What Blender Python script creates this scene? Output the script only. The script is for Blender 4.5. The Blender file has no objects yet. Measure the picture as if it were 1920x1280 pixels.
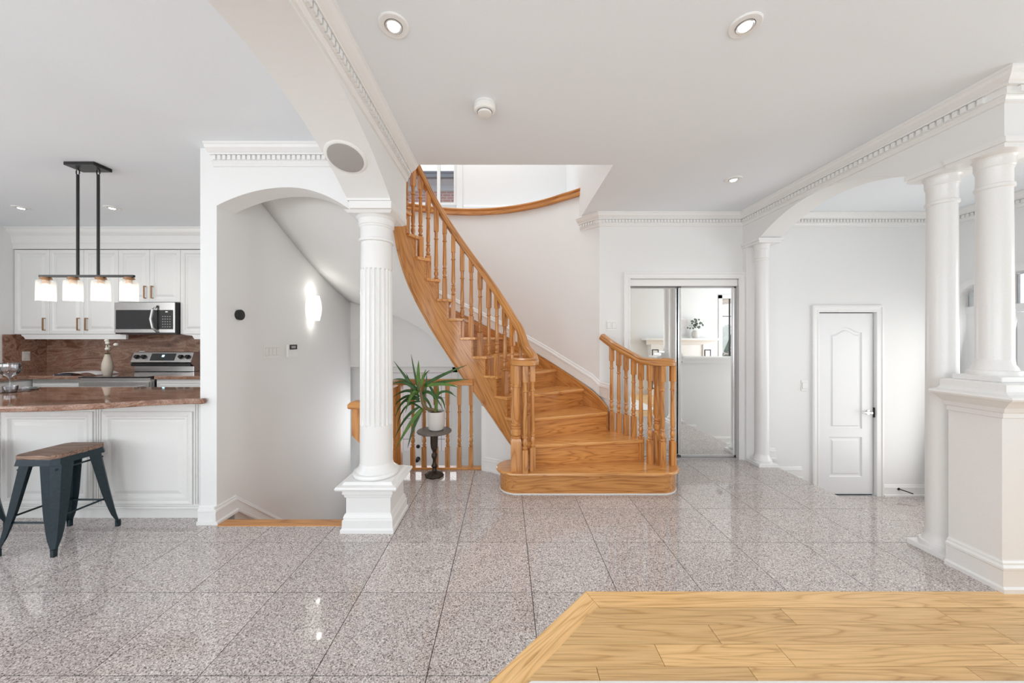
import bpy, bmesh, math, random
from math import sin, cos, pi, radians, sqrt, atan2
from mathutils import Vector, Matrix
random.seed(7)
S = bpy.context.scene
COL = S.collection
E = 1.355
FPX, CX, CY = 650.0, 948.0, 635.0

# ------------------------------------------------------------------ camera, world, lights, exposure
cd = bpy.data.cameras.new('camera'); cam = bpy.data.objects.new('camera', cd); COL.objects.link(cam)
cam.location = (0, 0, E); cam.rotation_euler = (pi/2, 0, 0)
cd.sensor_width = 36.0; cd.lens = 36.0*FPX/1920.0
cd.shift_x = (960-CX)/1920.0; cd.shift_y = -(640-CY)/1920.0
cd.clip_start = 0.05; cd.clip_end = 200
S.camera = cam

W = bpy.data.worlds.new('overcast_sky'); S.world = W; W.use_nodes = True
bg = W.node_tree.nodes['Background']; bg.inputs[0].default_value = (0.86, 0.93, 1.0, 1); bg.inputs[1].default_value = 0.95

def area(name, loc, rot, sx, sy, power, col=(1, 1, 1)):
    d = bpy.data.lights.new(name, 'AREA'); d.shape = 'RECTANGLE'; d.size = sx; d.size_y = sy
    d.energy = power; d.color = col
    o = bpy.data.objects.new(name, d); COL.objects.link(o); o.location = loc; o.rotation_euler = rot
    return o
area('rear_fill', (-1.9, -2.92, 1.4), (pi/2+0.85, 0, 0), 7.0, 2.0, 112, (0.93, 0.97, 1.0))  # added fill behind the camera, tilted up to brighten the ceiling
area('kitchen_fill', (-6.15, 0.6, 1.6), (pi/2+0.6, 0, -pi/2), 2.6, 1.6, 28, (1.0, 0.985, 0.96))  # added out-of-view fill for the kitchen, aimed upwards
area('living_fill', (5.85, 0.8, 1.5), (pi/2+0.4, 0, pi/2), 2.0, 1.8, 32, (0.95, 0.98, 1.0))  # added fill on the unseen right side of the living room
area('entry_daylight', (4.86, 3.0, 0.75), (pi/2+0.2, 0, pi/2), 1.3, 1.9, 13, (1.0, 0.985, 0.96))
area('stairwell_fill', (-0.6, 3.9, 5.35), (0, 0, 0), 1.8, 1.4, 31, (0.93, 0.97, 1.0))  # added overhead fill; the upper ceiling has no opening
area('side_door_daylight', (-1.35, 4.92, 0.2), (pi/2, 0, pi), 1.3, 0.9, 6.5, (0.95, 0.98, 1.0))
S.view_settings.view_transform = 'Standard'; S.view_settings.look = 'None'
S.view_settings.gamma = 1.0; S.view_settings.use_curve_mapping = False
S.view_settings.exposure = 0.66
cy = S.cycles
cy.max_bounces = 9; cy.diffuse_bounces = 6; cy.glossy_bounces = 4; cy.transmission_bounces = 6
cy.transparent_max_bounces = 12; cy.caustics_reflective = False; cy.caustics_refractive = False
cy.sample_clamp_indirect = 6.0; cy.use_denoising = True

# ------------------------------------------------------------------ materials
def newmat(name):
    m = bpy.data.materials.new(name); m.use_nodes = True
    nt = m.node_tree; b = nt.nodes['Principled BSDF']
    return m, nt, b
def N(nt, t, **kw):
    n = nt.nodes.new(t)
    for k, v in kw.items(): setattr(n, k, v)
    return n
def ramp(nt, stops):
    r = N(nt, 'ShaderNodeValToRGB'); e = r.color_ramp.elements
    while len(e) > 1: e.remove(e[-1])
    e[0].position = stops[0][0]; e[0].color = (*stops[0][1], 1)
    for p, c in stops[1:]:
        k = e.new(p); k.color = (*c, 1)
    return r
def plain(name, col, rough=0.5, metal=0.0, coat=0.0, bump=0.0, bscale=200, var=0.0, spec=0.5):
    m, nt, b = newmat(name)
    b.inputs['Base Color'].default_value = (*col, 1); b.inputs['Roughness'].default_value = rough
    b.inputs['Metallic'].default_value = metal; b.inputs['Coat Weight'].default_value = coat
    b.inputs['Specular IOR Level'].default_value = spec
    tc = N(nt, 'ShaderNodeTexCoord'); nz = N(nt, 'ShaderNodeTexNoise'); nz.inputs['Scale'].default_value = bscale
    nt.links.new(tc.outputs['Object'], nz.inputs['Vector'])
    if bump > 0:
        bp = N(nt, 'ShaderNodeBump'); bp.inputs['Strength'].default_value = bump; bp.inputs['Distance'].default_value = 0.002
        nt.links.new(nz.outputs['Fac'], bp.inputs['Height']); nt.links.new(bp.outputs['Normal'], b.inputs['Normal'])
    v = max(var, 0.02)
    r = ramp(nt, [(0.3, tuple(c*(1-v) for c in col)), (0.7, tuple(min(1, c*(1+v*0.5)) for c in col))])
    nt.links.new(nz.outputs['Fac'], r.inputs['Fac']); nt.links.new(r.outputs['Color'], b.inputs['Base Color'])
    return m
def emit(name, col, strength):
    m, nt, b = newmat(name)
    b.inputs['Base Color'].default_value = (*col, 1)
    b.inputs['Emission Color'].default_value = (*col, 1); b.inputs['Emission Strength'].default_value = strength
    return m
def wood(name, axis, dark, mid, light, rough=0.3, uv=False, coat=0.3, ring=9.0, scale=1.0, var=0.12):
    m, nt, b = newmat(name)
    tc = N(nt, 'ShaderNodeTexCoord'); mp = N(nt, 'ShaderNodeMapping'); mp2 = N(nt, 'ShaderNodeMapping')
    oi = N(nt, 'ShaderNodeObjectInfo'); sc = N(nt, 'ShaderNodeVectorMath', operation='SCALE'); sc.inputs[3].default_value = 31.0
    cb = N(nt, 'ShaderNodeCombineXYZ')
    for i in range(3): nt.links.new(oi.outputs['Random'], cb.inputs[i])
    nt.links.new(cb.outputs[0], sc.inputs[0])
    add = N(nt, 'ShaderNodeVectorMath', operation='ADD')
    nt.links.new(tc.outputs['UV' if uv else 'Object'], add.inputs[0]); nt.links.new(sc.outputs[0], add.inputs[1])
    s1 = [9.0*scale]*3; s1[axis] = 0.7*scale; s2 = [150.0*scale]*3; s2[axis] = 4.0*scale
    mp.inputs['Scale'].default_value = s1; mp2.inputs['Scale'].default_value = s2
    nt.links.new(add.outputs[0], mp.inputs['Vector']); nt.links.new(add.outputs[0], mp2.inputs['Vector'])
    n1 = N(nt, 'ShaderNodeTexNoise'); n1.inputs['Scale'].default_value = 1.0; n1.inputs['Detail'].default_value = 2; n1.inputs['Distortion'].default_value = 0.4
    nt.links.new(mp.outputs[0], n1.inputs['Vector'])
    mu = N(nt, 'ShaderNodeMath', operation='MULTIPLY'); mu.inputs[1].default_value = ring
    fr = N(nt, 'ShaderNodeMath', operation='FRACT')
    nt.links.new(n1.outputs['Fac'], mu.inputs[0]); nt.links.new(mu.outputs[0], fr.inputs[0])
    n2 = N(nt, 'ShaderNodeTexNoise'); n2.inputs['Scale'].default_value = 1.0; n2.inputs['Detail'].default_value = 3
    nt.links.new(mp2.outputs[0], n2.inputs['Vector'])
    r1 = ramp(nt, [(0.0, dark), (0.16, mid), (0.6, light), (0.9, mid), (1.0, dark)])
    nt.links.new(fr.outputs[0], r1.inputs['Fac'])
    r2 = ramp(nt, [(0.3, (0.72, 0.66, 0.6)), (0.55, (1, 1, 1))]); nt.links.new(n2.outputs['Fac'], r2.inputs['Fac'])
    mx = N(nt, 'ShaderNodeMix', data_type='RGBA', blend_type='MULTIPLY'); mx.inputs[0].default_value = 0.7
    nt.links.new(r1.outputs['Color'], mx.inputs[6]); nt.links.new(r2.outputs['Color'], mx.inputs[7])
    hv = N(nt, 'ShaderNodeHueSaturation')
    mr = N(nt, 'ShaderNodeMapRange'); mr.inputs['To Min'].default_value = 1-var; mr.inputs['To Max'].default_value = 1+var
    nt.links.new(oi.outputs['Random'], mr.inputs['Value']); nt.links.new(mr.outputs[0], hv.inputs['Value'])
    nt.links.new(mx.outputs[2], hv.inputs['Color']); nt.links.new(hv.outputs['Color'], b.inputs['Base Color'])
    bp = N(nt, 'ShaderNodeBump'); bp.inputs['Strength'].default_value = 0.12; bp.inputs['Distance'].default_value = 0.001
    nt.links.new(n2.outputs['Fac'], bp.inputs['Height']); nt.links.new(bp.outputs['Normal'], b.inputs['Normal'])
    b.inputs['Roughness'].default_value = rough; b.inputs['Coat Weight'].default_value = coat; b.inputs['Coat Roughness'].default_value = 0.12
    return m
OD, OM, OL = (0.40, 0.155, 0.038), (0.56, 0.245, 0.066), (0.65, 0.305, 0.092)
M = {}
M['wall'] = plain('wall_paint', (0.80, 0.805, 0.80), 0.65, bump=0.05, bscale=350)
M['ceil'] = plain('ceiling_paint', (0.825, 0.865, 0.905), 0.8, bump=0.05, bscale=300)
M['trim'] = plain('trim_paint', (0.82, 0.822, 0.815), 0.28, bump=0.02, bscale=150)
M['door'] = plain('door_paint', (0.80, 0.81, 0.82), 0.35, bump=0.03, bscale=150)
M['cab'] = plain('cabinet_lacquer', (0.80, 0.80, 0.785), 0.35)
M['oakx'] = wood('oak_stain_long_x', 0, OD, OM, OL, scale=1.35)
M['oaky'] = wood('oak_stain_long_y', 1, OD, OM, OL)
M['oakz'] = wood('oak_stain_upright', 2, OD, OM, OL)
M['oakuv'] = wood('oak_stain_swept', 0, OD, OM, OL, uv=True)
FD, FM, FL = (0.60, 0.345, 0.13), (0.76, 0.475, 0.20), (0.82, 0.53, 0.24)
M['oaktread'] = wood('oak_tread_lit', 0, (0.46, 0.19, 0.05), (0.66, 0.31, 0.09), (0.74, 0.375, 0.125), rough=0.22, coat=0.5, scale=1.35)  # paler copy of the stair oak; light from above painted into the treads
M['plank'] = wood('oak_floor_plank', 0, FD, FM, FL, rough=0.32, coat=0.25, ring=11, var=0.14)
M['seat'] = wood('worn_seat_wood', 0, (0.10, 0.05, 0.03), (0.22, 0.13, 0.09), (0.34, 0.22, 0.16), rough=0.5, coat=0.05, scale=2.2)
M['steel'] = plain('brushed_steel', (0.62, 0.61, 0.60), 0.28, 1.0, bscale=90, var=0.08)
M['chrome'] = plain('satin_chrome', (0.75, 0.75, 0.75), 0.2, 1.0)
M['alu'] = plain('aluminium_frame', (0.66, 0.66, 0.66), 0.3, 0.8)
M['black'] = plain('black_metal', (0.02, 0.02, 0.02), 0.35, 0.3)
M['navy'] = plain('stool_metal_dark', (0.016, 0.032, 0.042), 0.38, 0.35, bscale=60, var=0.2)
M['dglass'] = plain('dark_glass', (0.012, 0.013, 0.016), 0.05, coat=0.5)
M['grey'] = plain('grey_plastic', (0.35, 0.35, 0.35), 0.5)
M['dgrey'] = plain('dark_gap', (0.08, 0.075, 0.07), 0.8)
M['white'] = plain('white_plastic', (0.82, 0.82, 0.80), 0.35)
M['copper'] = plain('copper_handle', (0.42, 0.24, 0.13), 0.3, 0.9)
M['brass'] = plain('aged_brass', (0.50, 0.34, 0.14), 0.35, 0.9)
M['mesh'] = plain('speaker_grille', (0.40, 0.38, 0.37), 0.8, bump=0.5, bscale=900, var=0.1)
M['iron'] = plain('cast_iron', (0.07, 0.055, 0.042), 0.45, 0.6, bump=0.9, bscale=110, var=0.5)
M['slate'] = plain('slate_disc', (0.16, 0.14, 0.125), 0.5, bump=0.3, bscale=60, var=0.25)
M['ceramic'] = plain('ceramic_white', (0.72, 0.71, 0.69), 0.4)
M['vasec'] = plain('ceramic_beige', (0.62, 0.54, 0.45), 0.5)
M['soil'] = plain('soil', (0.10, 0.055, 0.03), 0.9, bump=0.8, bscale=120, var=0.5)
M['leaf'] = plain('leaf_green', (0.035, 0.115, 0.018), 0.35, bscale=14, var=0.5)
M['leafl'] = plain('leaf_light_green', (0.11, 0.24, 0.035), 0.35, bscale=14, var=0.4)
M['bark'] = plain('cane_bark', (0.22, 0.17, 0.08), 0.8, bump=0.6, bscale=80, var=0.4)
M['euca'] = plain('eucalyptus', (0.10, 0.14, 0.10), 0.6, bscale=30, var=0.4)
M['cotton'] = plain('cotton', (0.80, 0.77, 0.70), 0.9, bump=0.5, bscale=60)
M['paper'] = plain('paper', (0.75, 0.72, 0.73), 0.5, bscale=12, var=0.1)
M['ink'] = plain('printed_page', (0.05, 0.05, 0.07), 0.4, bscale=20, var=0.6)
M['rug'] = plain('rug_white', (0.82, 0.80, 0.77), 0.9, bump=0.6, bscale=250)
M['roofm'] = plain('roof_metal', (0.16, 0.165, 0.19), 0.5)
M['siding'] = plain('siding', (0.55, 0.54, 0.56), 0.6)
M['concrete'] = plain('concrete', (0.50, 0.49, 0.47), 0.8, bscale=4, var=0.15)
M['bush'] = plain('bush_leaves', (0.06, 0.15, 0.02), 0.7, bscale=3, var=0.5)
M['tree'] = plain('tree_leaves', (0.13, 0.22, 0.12), 0.7, bscale=2, var=0.4)
M['bulb'] = emit('bulb_glow', (1.0, 0.86, 0.66), 6)
M['led'] = emit('led_lens', (1.0, 0.97, 0.92), 9)
M['sconce'] = emit('sconce_glass', (1.0, 0.98, 0.93), 0.62)
M['digits'] = emit('clock_digits', (0.4, 0.75, 1.0), 2.0)
m, nt, b = newmat('mirror_silver'); b.inputs['Metallic'].default_value = 1; b.inputs['Roughness'].default_value = 0.0
b.inputs['Base Color'].default_value = (0.93, 0.94, 0.93, 1); M['mirror'] = m
def glass(name, tint, gl=0.12):
    m = bpy.data.materials.new(name); m.use_nodes = True; nt = m.node_tree; nt.nodes.clear()
    o = N(nt, 'ShaderNodeOutputMaterial'); t = N(nt, 'ShaderNodeBsdfTransparent'); g = N(nt, 'ShaderNodeBsdfGlossy')
    t.inputs[0].default_value = (*tint, 1); g.inputs['Roughness'].default_value = 0.02
    f = N(nt, 'ShaderNodeFresnel'); f.inputs[0].default_value = 1.45; ad = N(nt, 'ShaderNodeMath', operation='ADD'); ad.inputs[1].default_value = gl*0.4
    mx = N(nt, 'ShaderNodeMixShader'); nt.links.new(f.outputs[0], ad.inputs[0]); nt.links.new(ad.outputs[0], mx.inputs[0])
    nt.links.new(t.outputs[0], mx.inputs[1]); nt.links.new(g.outputs[0], mx.inputs[2]); nt.links.new(mx.outputs[0], o.inputs[0])
    return m
def frosted(name, tr, df):
    m = bpy.data.materials.new(name); m.use_nodes = True; nt = m.node_tree; nt.nodes.clear()
    o = N(nt, 'ShaderNodeOutputMaterial'); t = N(nt, 'ShaderNodeBsdfTransparent'); d = N(nt, 'ShaderNodeBsdfTranslucent'); g = N(nt, 'ShaderNodeBsdfGlossy')
    g.inputs['Roughness'].default_value = 0.15; d.inputs[0].default_value = (0.97, 0.97, 0.96, 1)
    a = N(nt, 'ShaderNodeMixShader'); a.inputs[0].default_value = df; b = N(nt, 'ShaderNodeMixShader'); b.inputs[0].default_value = 0.06
    nt.links.new(t.outputs[0], a.inputs[1]); nt.links.new(d.outputs[0], a.inputs[2]); nt.links.new(a.outputs[0], b.inputs[1]); nt.links.new(g.outputs[0], b.inputs[2]); nt.links.new(b.outputs[0], o.inputs[0])
    return m
M['frost'] = frosted('frosted_glass', 0.1, 0.92); M['shade'] = frosted('ribbed_shade_glass', 0.6, 0.13)
M['glass'] = glass('clear_glass', (0.97, 0.98, 0.98)); M['rglass'] = glass('ribbed_glass', (0.94, 0.94, 0.93), 0.35)
M['cglass'] = glass('cut_glass', (0.90, 0.92, 0.95), 0.4)

# granite
m, nt, b = newmat('speckled_granite')
tc = N(nt, 'ShaderNodeTexCoord'); vo = N(nt, 'ShaderNodeTexVoronoi'); vo.inputs['Scale'].default_value = 230
v2 = N(nt, 'ShaderNodeTexNoise'); v2.inputs['Scale'].default_value = 120; v2.inputs['Detail'].default_value = 3
n3 = N(nt, 'ShaderNodeTexNoise'); n3.inputs['Scale'].default_value = 1.3
for q in (vo, v2, n3): nt.links.new(tc.outputs['Object'], q.inputs['Vector'])
sp = N(nt, 'ShaderNodeSeparateColor'); nt.links.new(vo.outputs['Color'], sp.inputs[0])
rr = ramp(nt, [(0.0, (0.10, 0.09, 0.085)), (0.10, (0.22, 0.19, 0.18)), (0.26, (0.41, 0.365, 0.352)), (0.6, (0.55, 0.495, 0.478)), (0.84, (0.66, 0.61, 0.59)), (1.0, (0.80, 0.77, 0.755))])
nt.links.new(sp.outputs[0], rr.inputs['Fac'])
r2 = ramp(nt, [(0.35, (0.74, 0.73, 0.73)), (0.62, (1.06, 1.05, 1.04))]); nt.links.new(v2.outputs['Fac'], r2.inputs['Fac'])
mx = N(nt, 'ShaderNodeMix', data_type='RGBA', blend_type='MULTIPLY'); mx.inputs[0].default_value = 0.9
nt.links.new(rr.outputs['Color'], mx.inputs[6]); nt.links.new(r2.outputs['Color'], mx.inputs[7])
oi = N(nt, 'ShaderNodeObjectInfo'); hv = N(nt, 'ShaderNodeHueSaturation'); mr = N(nt, 'ShaderNodeMapRange')
mr.inputs['To Min'].default_value = 1.02; mr.inputs['To Max'].default_value = 1.14
nt.links.new(oi.outputs['Random'], mr.inputs['Value']); nt.links.new(mr.outputs[0], hv.inputs['Value'])
nt.links.new(mx.outputs[2], hv.inputs['Color']); nt.links.new(hv.outputs['Color'], b.inputs['Base Color'])
b.inputs['Roughness'].default_value = 0.05; b.inputs['Specular IOR Level'].default_value = 0.75
M['granite'] = m; GRAN = (hv, mr)
# brown counter stone
m, nt, b = newmat('brown_veined_stone')
tc = N(nt, 'ShaderNodeTexCoord'); mp = N(nt, 'ShaderNodeMapping'); mp.inputs['Scale'].default_value = (0.8, 3.0, 3.4); mp.inputs['Rotation'].default_value = (0.2, 0.25, 0.2)
nt.links.new(tc.outputs['Object'], mp.inputs['Vector'])
n1 = N(nt, 'ShaderNodeTexNoise'); n1.inputs['Scale'].default_value = 2.2; n1.inputs['Detail'].default_value = 8; n1.inputs['Distortion'].default_value = 1.6
n2 = N(nt, 'ShaderNodeTexNoise'); n2.inputs['Scale'].default_value = 130; n2.inputs['Detail'].default_value = 2
nt.links.new(mp.outputs[0], n1.inputs['Vector']); nt.links.new(tc.outputs['Object'], n2.inputs['Vector'])
rr = ramp(nt, [(0.25, (0.10, 0.05, 0.036)), (0.42, (0.27, 0.14, 0.092)), (0.5, (0.42, 0.27, 0.205)), (0.56, (0.28, 0.145, 0.098)), (0.7, (0.44, 0.295, 0.22)), (0.82, (0.24, 0.20, 0.185))])
nt.links.new(n1.outputs['Fac'], rr.inputs['Fac'])
r2 = ramp(nt, [(0.35, (0.6, 0.6, 0.6)), (0.65, (1.25, 1.2, 1.15))]); nt.links.new(n2.outputs['Fac'], r2.inputs['Fac'])
mx = N(nt, 'ShaderNodeMix', data_type='RGBA', blend_type='MULTIPLY'); mx.inputs[0].default_value = 0.8
nt.links.new(rr.outputs['Color'], mx.inputs[6]); nt.links.new(r2.outputs['Color'], mx.inputs[7]); nt.links.new(mx.outputs[2], b.inputs['Base Color'])
b.inputs['Roughness'].default_value = 0.06; b.inputs['Coat Weight'].default_value = 0.3; b.inputs['Coat Roughness'].default_value = 0.03
M['stone'] = m
# brick
def brickmat(name, c1, c2, mortar):
    m, nt, b = newmat(name); tc = N(nt, 'ShaderNodeTexCoord'); mp = N(nt, 'ShaderNodeMapping'); mp.inputs['Rotation'].default_value = (pi/2, 0, 0)
    br = N(nt, 'ShaderNodeTexBrick'); nt.links.new(tc.outputs['Object'], mp.inputs['Vector']); nt.links.new(mp.outputs[0], br.inputs['Vector'])
    br.inputs['Color1'].default_value = (*c1, 1); br.inputs['Color2'].default_value = (*c2, 1); br.inputs['Mortar'].default_value = (*mortar, 1)
    br.inputs['Scale'].default_value = 1.0; br.inputs['Brick Width'].default_value = 0.22; br.inputs['Row Height'].default_value = 0.075; br.inputs['Mortar Size'].default_value = 0.01
    nt.links.new(br.outputs['Color'], b.inputs['Base Color']); b.inputs['Roughness'].default_value = 0.85
    return m
M['brick'] = brickmat('red_brick', (0.45, 0.20, 0.17), (0.38, 0.16, 0.14), (0.55, 0.45, 0.42))
M['brickb'] = brickmat('beige_brick', (0.75, 0.52, 0.42), (0.68, 0.47, 0.38), (0.75, 0.68, 0.6))

# ------------------------------------------------------------------ mesh helpers
class MB:
    def __init__(s): s.v = []; s.f = []; s.uv = {}; s.sm = set()
    def add(s, vs, fs, smooth=False, uvs=None):
        o = len(s.v); s.v += [tuple(v) for v in vs]
        for i, f in enumerate(fs):
            k = len(s.f); s.f.append(tuple(a+o for a in f))
            if smooth: s.sm.add(k)
            if uvs: s.uv[k] = uvs[i]
        return s
    def box(s, x0, x1, y0, y1, z0, z1):
        if x0 > x1: x0, x1 = x1, x0
        if y0 > y1: y0, y1 = y1, y0
        if z0 > z1: z0, z1 = z1, z0
        return s.add([(x0, y0, z0), (x1, y0, z0), (x1, y1, z0), (x0, y1, z0), (x0, y0, z1), (x1, y0, z1), (x1, y1, z1), (x0, y1, z1)],
                     [(3, 2, 1, 0), (4, 5, 6, 7), (0, 1, 5, 4), (1, 2, 6, 5), (2, 3, 7, 6), (3, 0, 4, 7)])
    def prism(s, poly, z0, z1, plane='xy'):
        n = len(poly)
        ar = sum(poly[i][0]*poly[(i+1) % n][1]-poly[(i+1) % n][0]*poly[i][1] for i in range(n))
        if ar < 0: poly = poly[::-1]
        def P(a, b, c):
            return (a, b, c) if plane == 'xy' else ((a, c, b) if plane == 'xz' else (c, a, b))
        vs = [P(a, b, z0) for a, b in poly]+[P(a, b, z1) for a, b in poly]
        fs = [tuple(range(n-1, -1, -1)), tuple(range(n, 2*n))]+[(i, (i+1) % n, n+(i+1) % n, n+i) for i in range(n)]
        if plane == 'xz': fs = [f[::-1] for f in fs]
        return s.add(vs, fs)
    def lathe(s, prof, cx=0, cy=0, seg=32, smooth=True, rfun=None, a0=0, axis='z', cz=0):
        vs = []; fs = []
        for r, z in prof:
            for i in range(seg):
                a = a0+2*pi*i/seg; q = r if rfun is None else rfun(r, z, a)
                p = (q*cos(a), q*sin(a), z)
                if axis == 'y': p = (p[0], p[2], -p[1])
                if axis == 'x': p = (p[2], p[1], -p[0])
                vs.append((p[0]+cx, p[1]+cy, p[2]+cz))
        for j in range(len(prof)-1):
            for i in range(seg):
                k = (i+1) % seg; fs.append((j*seg+i, j*seg+k, (j+1)*seg+k, (j+1)*seg+i))
        s.add(vs, fs, smooth)
        o = len(s.v)-len(vs)
        s.add([], []); s.f.append(tuple(o+i for i in range(seg-1, -1, -1))); L = (len(prof)-1)*seg
        s.f.append(tuple(o+L+i for i in range(seg)))
        return s
    def square(s, prof, cx, cy):   # stacked square profile (half size, z)
        return s.lathe([(r*sqrt(2), z) for r, z in prof], cx, cy, 4, False, a0=pi/4)
    def sweep(s, prof, path, closed=False, caps=True, smooth=False):
        """prof: (out, up) pairs; path: 3d points; out is to the right of travel in plan, mitred."""
        n = len(path); P = [Vector(p) for p in path]; rings = []
        for i in range(n):
            a = P[i]-P[i-1] if (i > 0 or closed) else P[1]-P[0]
            b_ = P[(i+1) % n]-P[i] if (i < n-1 or closed) else a
            if i == 0 and not closed: a = b_
            a2 = Vector((a.x, a.y, 0)).normalized(); b2 = Vector((b_.x, b_.y, 0)).normalized()
            ra = Vector((a2.y, -a2.x, 0)); rb = Vector((b2.y, -b2.x, 0)); m_ = (ra+rb)
            m_ = m_.normalized() if m_.length > 1e-6 else ra
            k = 1/max(0.25, m_.dot(ra))
            rings.append([P[i]+m_*(o*k)+Vector((0, 0, u)) for o, u in prof])
        return s.rings(rings, closed_prof=True, caps=caps and not closed, loop=closed, smooth=smooth)
    def rings(s, rings, closed_prof=True, caps=True, loop=False, smooth=True, uvlen=None):
        m_ = len(rings[0]); n = len(rings); vs = [v for r in rings for v in r]; fs = []; uvs = []
        L = [0.0]
        for i in range(1, n): L.append(L[-1]+(Vector(rings[i][0])-Vector(rings[i-1][0])).length)
        pv = [0.0]
        for j in range(1, m_+1): pv.append(pv[-1]+(Vector(rings[0][j % m_])-Vector(rings[0][j-1])).length)
        for i in range(n if loop else n-1):
            for j in range(m_ if closed_prof else m_-1):
                k = (j+1) % m_; ii = (i+1) % n
                fs.append((i*m_+j, i*m_+k, ii*m_+k, ii*m_+j))
                l2 = L[ii] if ii > i else L[i]+0.1
                uvs.append([(L[i], pv[j]), (L[i], pv[j+1]), (l2, pv[j+1]), (l2, pv[j])])
        s.add(vs, fs, smooth, uvs)
        if caps:
            o = len(s.v)-len(vs); s.f.append(tuple(o+j for j in range(m_-1, -1, -1))); s.f.append(tuple(o+(n-1)*m_+j for j in range(m_)))
        return s
    def tube(s, path, r, seg=8, smooth=True):
        P = [Vector(p) for p in path]; rings = []
        for i, p in enumerate(P):
            t = (P[min(i+1, len(P)-1)]-P[max(i-1, 0)]).normalized()
            u = Vector((0, 0, 1)) if abs(t.z) < 0.9 else Vector((1, 0, 0))
            a = t.cross(u).normalized(); b_ = a.cross(t)
            q = r[i] if isinstance(r, (list, tuple)) else r
            rings.append([p+a*q*cos(2*pi*k/seg)+b_*q*sin(2*pi*k/seg) for k in range(seg)])
        return s.rings(rings, smooth=smooth)
    def rail(s, path, prof):
        P = [Vector(p) for p in path]; rings = []
        for i, p in enumerate(P):
            t = (P[min(i+1, len(P)-1)]-P[max(i-1, 0)]).normalized()
            a = t.cross(Vector((0, 0, 1))).normalized(); b_ = a.cross(t)
            rings.append([p+a*x+b_*y for x, y in prof])
        return s.rings(rings, smooth=True)
    def panel(s, x0, x1, z0, z1, y, steps, ny=-1, plane='y'):
        """raised panel facing ny along y: steps = (inset, height toward viewer)"""
        vs = []; fs = []
        for ins, h in steps:
            yy = y+ny*h
            q = [(x0+ins, yy, z0+ins), (x1-ins, yy, z0+ins), (x1-ins, yy, z1-ins), (x0+ins, yy, z1-ins)]
            vs += q
        n = len(steps)
        for i in range(n-1):
            for j in range(4):
                k = (j+1) % 4; fs.append((i*4+j, i*4+k, (i+1)*4+k, (i+1)*4+j))
        fs.append(((n-1)*4, (n-1)*4+1, (n-1)*4+2, (n-1)*4+3))
        if ny > 0: fs = [f[::-1] for f in fs]
        if plane == 'x': vs = [(v[1], v[0], v[2]) for v in vs]; fs = [f[::-1] for f in fs]
        return s.add(vs, fs)

WLOC = {}
def wl(o): return WLOC.get(o.name, Vector((0, 0, 0)))
def part(mb, name, mat, parent=None, org=None, rz=0.0, bevel=0, bseg=2, autosm=False):
    org = Vector(org) if org is not None else (wl(parent) if parent else Vector((0, 0, 0)))
    R = Matrix.Rotation(-rz, 3, 'Z')
    me = bpy.data.meshes.new(name); me.from_pydata([R @ (Vector(v)-org) for v in mb.v], [], mb.f)
    if mb.uv:
        ul = me.uv_layers.new(name='UVMap')
        for p in me.polygons:
            if p.index in mb.uv:
                for li, uvc in zip(p.loop_indices, mb.uv[p.index]): ul.data[li].uv = uvc
    me.materials.append(M[mat] if isinstance(mat, str) else mat)
    if mb.sm:
        for p in me.polygons:
            if p.index in mb.sm: p.use_smooth = True
        me.set_sharp_from_angle(angle=radians(32))
    me.update()
    o = bpy.data.objects.new(name, me); COL.objects.link(o)
    WLOC[o.name] = org
    o.location = org-(wl(parent) if parent else Vector((0, 0, 0))); o.rotation_euler = (0, 0, rz)
    if parent: o.parent = parent
    if bevel:
        md = o.modifiers.new('Bevel', 'BEVEL'); md.width = bevel; md.segments = bseg; md.limit_method = 'ANGLE'; md.angle_limit = radians(40)
    return o
def tag(o, label=None, cat=None, group=None, kind=None):
    if label: o['label'] = label
    if cat: o['category'] = cat
    if group: o['group'] = group
    if kind: o['kind'] = kind
    return o
def thing(name, loc, label, cat, group=None):
    o = bpy.data.objects.new(name, None); COL.objects.link(o); o.location = loc; o.empty_display_size = 0.1
    WLOC[o.name] = Vector(loc); return tag(o, label, cat, group)
def dup(root, loc, label=None):
    def cp(o, par):
        c = o.copy(); COL.objects.link(c)
        if par: c.parent = par
        for ch in [q for q in bpy.data.objects if q.parent == o]: cp(ch, c)
        return c
    r = cp(root, None); r.location = loc; WLOC[r.name] = Vector(loc)
    if label: r['label'] = label
    return r
def struct(mb, name, mat, parent=None, **kw):
    o = part(mb, name, mat, parent, **kw)
    if not parent: o['kind'] = 'structure'
    return o
def px(x, y, Y):  # pixel on a plane at depth Y -> point (only used to place things at measured spots)
    return Vector(((x-CX)*Y/FPX, Y, E-(y-CY)*Y/FPX))
def interp(t, pts):
    if t <= pts[0][0]: return pts[0][1]
    for (a, b_), (c, d) in zip(pts, pts[1:]):
        if t <= c: return b_+(d-b_)*(t-a)/(c-a)
    return pts[-1][1]
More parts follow.
